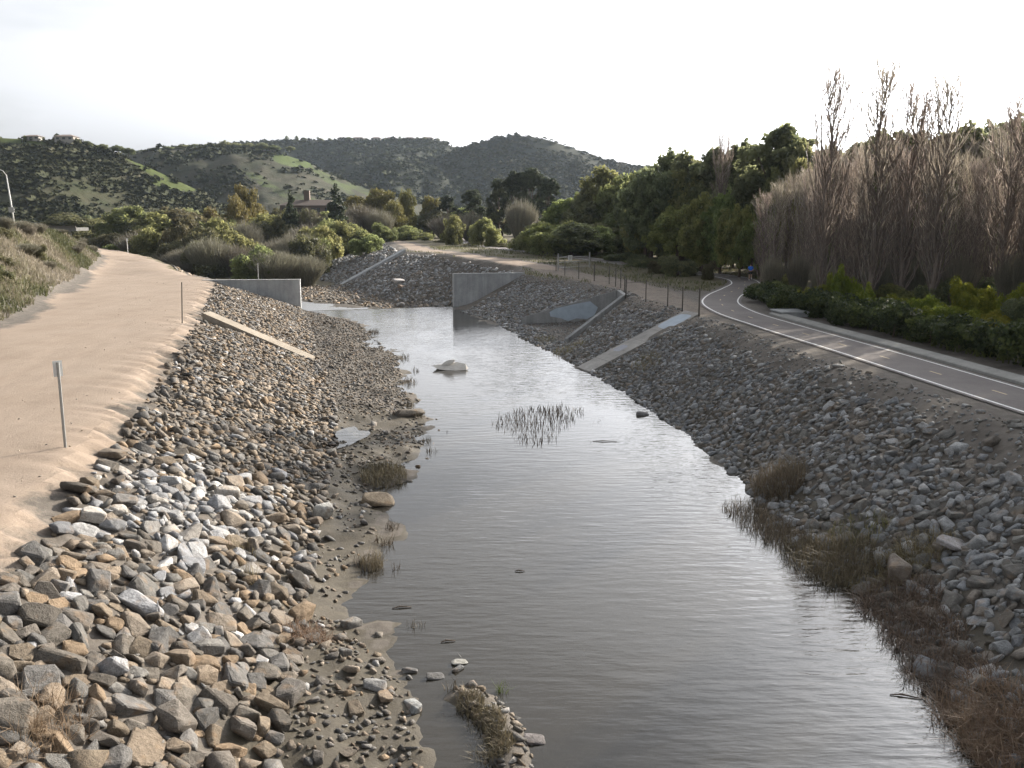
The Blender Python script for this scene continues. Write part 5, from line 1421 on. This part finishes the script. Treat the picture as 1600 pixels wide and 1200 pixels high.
for i in range(26):
    y_ = q.uniform(58, 150); x0 = np.interp(y_, [p[1] for p in L_ROAD], [p[0] for p in L_ROAD]); x1 = np.interp(y_, [p[1] for p in L_CREST], [p[0] for p in L_CREST])
    t_ = q.uniform(.25, 1.05); eb.append(plant('bare' if q.random() < .75 else 'bush_olive', 'dry_shrub', x0 + (x1-x0)*t_, y_, q.uniform(.7, 1.8), q.uniform(1.6, 3.4)))
label_row(eb, 'low dry purplish shrub on the embankment, {n} from the left', 'shrub', 'dry shrubs on the embankment')
# grass by the tracks on the right
x = gg.uniform(-25, 34, 60000); y = gg.uniform(64, 210, 60000)
m_ = inside(x, y, R_TOP + R_TOP2 + F_TOP[:4] + [(-4,205)] + R_FAR[::-1]) & (dist_poly(x, y, F_ROADC) > 2.3) & (dist_poly(x, y, PATH_C) > 1.9) & (fbm(x*.3, y*.3, 81, 3) > -.1) & (y > 82); x, y = x[m_], y[m_]
P = np.stack([x, y, ground_z(x, y)-.03], 1)
tag(blade_obj('verge_grass', P, .42, .04, gg, M_WEED, .5, .4, .25 + .5*fbm(x*.2, y*.2, 82)), 'patchy grass and weeds between the dirt track and the bike path', 'grass', kind='stuff')
# undergrowth below the poplars
x = gg.uniform(20, 60, 42000); y = gg.uniform(25, 110, 42000); m_ = inside(x, y, [(24,25),(21.5,52),(22,64),(27,78),(34,98),(60,110),(60,25)]); x, y = x[m_], y[m_]
P = np.stack([x, y, ground_z(x, y)-.03], 1)
tag(blade_obj('undergrowth', P, .6, .05, gg, M_HEDGE, .5, .4, .75), 'green undergrowth on the ground below the poplars', 'undergrowth', kind='stuff')

def reed_clump(name, spots, n, h, w, mat, label, seed, lean=.3, bend=.3, cat='reeds', group=None, tint=None, kind=None):
    g = np.random.default_rng(seed); pts = []
    for (cx, cy, rx, ry) in spots:
        k = max(4, int(n*rx*ry/sum(s[2]*s[3] for s in spots)))
        a = g.uniform(0, 6.283, k); r_ = np.sqrt(g.random(k)); x_ = cx + np.cos(a)*r_*rx; y_ = cy + np.sin(a)*r_*ry
        pts.append(np.stack([x_, y_, np.maximum(ground_z(x_, y_), -.25)-.02], 1))
    P = np.concatenate(pts); c = P.mean(0); c[2] = max(c[2], 0)
    return tag(blade_obj(name, P, h, w, g, mat, lean, bend, tint, tuple(float(v) for v in c)), label, cat, group, 'stuff' if len(spots) > 1 and ('stub' in label or 'stems' in label) else None)
def S(px, py, rx, ry, z=0.0):
    x_, y_, _ = U(px, py, z); return (x_, y_, rx, ry)
# right edge
reed_clump('reed_clump', [S(1215,765,.9,1.2,.3)], 900, .95, .010, M_REED, 'domed rusty reed clump at the water edge on the right', 1, .35, .5)
reed_clump('reed_clump', [S(1165,800,.8,.8), S(1195,825,.8,1.0), S(1225,845,.7,.9)], 1100, .55, .010, M_REED, 'spiky dark reeds on the point jutting from the right bank', 2, .5, .5)
reed_clump('reed_clump', [S(1270,875,.9,1.2), S(1320,880,.9,1.3,.2), S(1300,905,.8,.7)], 1500, .7, .010, M_REED, 'tall tawny reed clump leaning over the water on the right', 3, .4, .6)
reed_clump('reed_clump', [S(1340,850,.9,1.0,.3)], 260, .4, .012, M_WEED, 'greenish rushes behind the tawny reed clump', 4, .35, .4, tint=.35)
reed_clump('grass_mat', [S(1400,950,1.0,1.2,.1), S(1440,1000,.9,1.2,.1), S(1480,1060,.9,1.0,.1)], 4200, .5, .009, M_REED, 'matted dead grass sloping to the water below the right stones', 5, 1.3, .7)
reed_clump('grass_mat', [S(1530,1120,.9,.9,.1), S(1570,1170,.8,.8,.1), S(1620,1190,1.0,1.0,.2)], 3800, .6, .009, M_DRY, 'straw-coloured fallen grass in the lower right corner', 6, 1.3, .7)
reed_clump('grass_mat', [S(1385,900,1.2,.9,.3), S(1430,890,1.0,.8,.4)], 2000, .5, .009, M_DRY, 'flattened straw behind the tawny reeds beside a big grey stone', 7, 1.5, .8)
reed_clump('reed_clump', [S(1408,1020,.12,.12), S(1425,1045,.25,.2), S(1460,1080,.3,.25)], 160, .5, .008, M_REED_DARK, 'thin drooping stems standing in water beside the right mat', 8, .6, .9)
# centre patch
reed_clump('reed_patch', [S(800,660,1.0,2.2), S(845,655,1.7,3.0), S(880,645,1.1,2.0), S(835,685,1.0,1.2)], 1000, .5, .024, M_REED_DARK, 'patch of dark broken reed stubs standing in mid channel', 9, .25, .2)
reed_clump('reed_patch', [S(937,658,.5,.4), S(925,690,.3,.3), S(885,727,.3,.35), S(700,675,.2,.2)], 60, .35, .014, M_REED_DARK, 'few stray reed stubs near the mid-channel patch', 10, .5, .4)
# left edge
reed_clump('reed_clump', [S(600,745,.9,1.2,.1)], 1000, .38, .010, M_REED, 'reddish dead grass tuft at the end of the mud flat', 11, .5, .5)
reed_clump('reed_clump', [S(580,885,.35,.45)], 260, .5, .009, M_REED, 'small reddish reed tuft beside the muddy left shore', 12, .3, .4)
reed_clump('reed_clump', [S(600,850,.3,.3), S(565,885,.25,.25), S(620,890,.15,.15), S(612,830,.2,.3)], 130, .35, .010, M_REED_DARK, 'scattered dark stubs off the muddy left shore', 13, .35, .3)
reed_clump('reed_clump', [S(655,655,.3,.5), S(668,690,.2,.6), S(675,705,.25,.3), S(640,635,.25,.4)], 180, .35, .012, M_REED_DARK, 'dark stubs fringing the mud flat point', 14, .4, .3)
reed_clump('reed_clump', [S(640,598,.5,.8), S(650,580,.3,.4), S(585,520,.5,1.0), S(632,560,.3,.6)], 200, .45, .016, M_REED_DARK, 'dark stubs along the far gravel shore on the left', 15, .3, .3)
reed_clump('reed_clump', [S(735,1100,.3,.4,.1), S(760,1130,.4,.5,.1), S(770,1165,.4,.5,.1)], 1600, .26, .007, M_REED, 'tawny grass tuft on the stony spit at the bottom', 16, .6, .6)
reed_clump('reed_clump', [S(786,1080,.12,.12)], 90, .4, .008, M_HEDGE, 'fresh green sprig at the tip of the stony spit', 17, .25, .3, tint=.9)
reed_clump('reed_clump', [S(650,978,.25,.12), S(700,1080,.12,.1), S(715,1075,.1,.1)], 40, .3, .007, M_REED_DARK, 'few thin stems by the bottom left waterline', 18, .3, .4)
reed_clump('straw_pile', [S(480,985,.5,.45,.5)], 420, .45, .008, M_DRY, 'pile of bleached straw caught below the left stones', 19, 1.5, .6, 'straw')
reed_clump('straw_pile', [S(80,1120,.6,.5,2.0), S(50,1160,.4,.4,2.0)], 380, .6, .006, M_DRY, 'tangle of dry stems among the bottom left stones', 20, 1.2, .6, 'straw')
reed_clump('straw_pile', [S(380,870,.4,.5,1.0), S(395,905,.3,.3,1.0)], 120, .7, .006, M_DRY, 'pale thin stalks sticking out beside the white stones', 21, .9, .6, 'straw')
reed_clump('weed_clump', [S(1010,590,1.0,1.5,.2), S(890,548,1.2,1.5,.2), S(850,530,1.0,1.5,.2)], 500, .45, .02, M_WEED, 'low weeds along the right waterline by the wide strip', 22, .7, .4, 'weeds', tint=.5)

# boulder-like slab in the water
sx, sy, _ = U(704, 577, 0)
slab = empty('slab', (sx, sy, 0), R(4))
bm = bmesh.new()
prof = [(-1.25,.05,.26),(-.85,-.35,.08),(-.3,-.5,.02),(.35,-.52,.0),(1.05,-.4,.02),(1.2,-.2,.08),(1.0,.0,.36),(.45,.2,.46),(-.1,.25,.4),(-.6,.15,.34),(0,.9,-.1),(.7,.8,-.1),(-.7,.7,-.1)]
for p in prof: bm.verts.new(p)
bmesh.ops.convex_hull(bm, input=bm.verts); me = bpy.data.meshes.new('body'); bm.to_mesh(me); bm.free()
M_SLAB = make_concrete('weathered_slab', (.58, .56, .52), .25); me.materials.append(M_SLAB); obj('body', me, slab)
bm = bmesh.new()
for p in [(-.62,.1,.30),(-.58,-.05,.28),(-.4,.15,.48),(-.12,.2,.60),(.26,.16,.64),(.34,.1,.58),(.24,-.02,.52),(.02,-.12,.32),(-.2,.35,.36),(.2,.32,.62)]: bm.verts.new(p)
bmesh.ops.convex_hull(bm, input=bm.verts); me = bpy.data.meshes.new('flap'); bm.to_mesh(me); bm.free(); me.materials.append(M_SLAB); obj('flap', me, slab)
tag(slab, 'large pale weathered slab with raised flap lying in the water', 'slab')
# loose rocks in the water
def rock(px, py, r_, label, c=(.2,.2,.19), k=0, z=0.0, rz=0.0, sz=.7):
    x_, y_, _ = U(px, py, z); o = obj('rock', HERO[k % len(HERO)]); o.location = (x_, y_, max(z, float(ground_z(x_, y_)) if z else z) + r_*.12); o.scale = (r_*1.15, r_*.9, r_*sz); o.rotation_euler = (.1, .12, rz); o.color = (*c, 1)
    return tag(o, label, 'rock')
rock(640, 1050, .17, 'rounded dark stone in the shallows at the mouth of the bottom inlet', (.13,.13,.13), 3)
rock(716, 1046, .17, 'dark wedge stone off the bottom left shore', (.12,.125,.13), 5, rz=1)
rock(718, 1036, .18, 'flat pale stone just behind the dark wedge', (.3,.3,.28), 6, rz=.3, sz=.3)
rock(680, 1058, .20, 'long dark stone lying low in the water', (.11,.11,.11), 9, rz=.2, sz=.4)
rock(645, 1105, .26, 'grey stone at the waterline of the bottom shore', (.26,.27,.27), 2, rz=2)
rock(835, 1157, .22, 'dark flat stone off the tip of the bottom spit', (.14,.13,.13), 11, rz=.1, sz=.4)
rock(1003, 648, .33, 'round grey stone in the water off the right bank', (.2,.2,.2), 4)
rock(590, 783, .62, 'big tan boulder at the waterline of the left shore', (.22,.18,.13), 7, .12, .2)
rock(640, 650, .7, 'dark boulder at the edge of the mud flat', (.13,.115,.095), 8, .15, .4, .6)
rock(1355, 912, .3, 'smooth dark stone beside the tawny reeds', (.17,.175,.18), 10, .05, 1)
rock(1500, 866, .62, 'large pale grey flat rock low on the right bank', (.31,.3,.3), 12, 1.0, .2, .5)
rock(1405, 890, .50, 'upright brown rock behind the matted straw', (.17,.145,.12), 13, .6, 1.2, 1.1)
rock(622, 440, 1.0, 'white boulder halfway up the far bank', (.5,.48,.47), 1, 1.2, .3, .7)
rock(628, 463, .9, 'brown boulder near the foot of the far bank', (.25,.2,.16), 0, -1.0, 1.3, .7)
rock(626, 476, .6, 'pale boulder at the foot of the far bank by the weir', (.45,.44,.43), 14, -1.2, 2.3, .6)
rock(505, 798, .35, 'tall bleached stone standing at the toe of left bank', (.4,.4,.38), 15, .6, .3, 1.3)
def stick(px, py, L_, rz, label):
    x_, y_, _ = U(px, py, 0); e = MB(); e.tube([(-L_/2,0,.01), (-L_*.1,.03,.03), (L_/2,-.02,.012)], [.012,.022,.01], 6); o = e.build('stick', M_BARK, None, True); o.location = (x_, y_, .005); o.rotation_euler = (0,0,rz)
    tag(o, label, 'stick')
stick(1415, 1089, .62, -.25, 'dark stick floating near the right grass mat')
stick(628, 950, .5, .2, 'small dark stick afloat off the left shore')
stick(812, 893, .28, .1, 'tiny dark twig floating in mid channel')
stick(700, 1003, .35, .3, 'short twig in the shallows off the bottom left shore')
stick(945, 690, 1.1, -.05, 'long thin stick floating beside the reed patch')
for k, (px_, py_, r_, s_) in enumerate([(545,690,1.1,1.9)]):
    x_, y_, _ = U(px_, py_, .3); n_ = 26; rr = [1 + .22*math.sin(3*a*6.283/n_ + 1) + .12*math.sin(5*a*6.283/n_) for a in range(n_)]
    V = [(r_*.62*rr[a]*math.cos(a*6.283/n_), s_*rr[a]*math.sin(a*6.283/n_), 0) for a in range(n_)]
    gzz = max(float(np.max(ground_z(x_ + np.array([v[0] for v in V])*.9, y_ + np.array([v[1] for v in V])*.9))), .2)
    o = obj('puddle', new_mesh('puddle', np.array(V), [tuple(range(n_))], M_WATER)); o.location = (x_, y_, gzz - .03); tag(o, 'small puddle on the mud flat', kind='structure')

# ------------------------------------------------------------------ haze of the valley air
mh = bpy.data.materials.new('valley_haze'); mh.use_nodes = True; nt = mh.node_tree
nt.nodes.remove(nt.nodes['Principled BSDF'])
pv = nt.nodes.new('ShaderNodeVolumePrincipled'); pv.inputs['Color'].default_value = (.72, .85, 1.0, 1); pv.inputs['Density'].default_value = .00005; pv.inputs['Anisotropy'].default_value = .3
nt.links.new(pv.outputs[0], nt.nodes['Material Output'].inputs['Volume'])
mb = MB(); mb.box((-1500,-60,-8), (1500,1900,260)); hz = mb.build('haze', mh); tag(hz, 'thin pale haze filling the valley', kind='stuff')
print('stones', nL, nR, 'tris', sum(len(m.loops) - 2*len(m.polygons) for m in bpy.data.meshes))
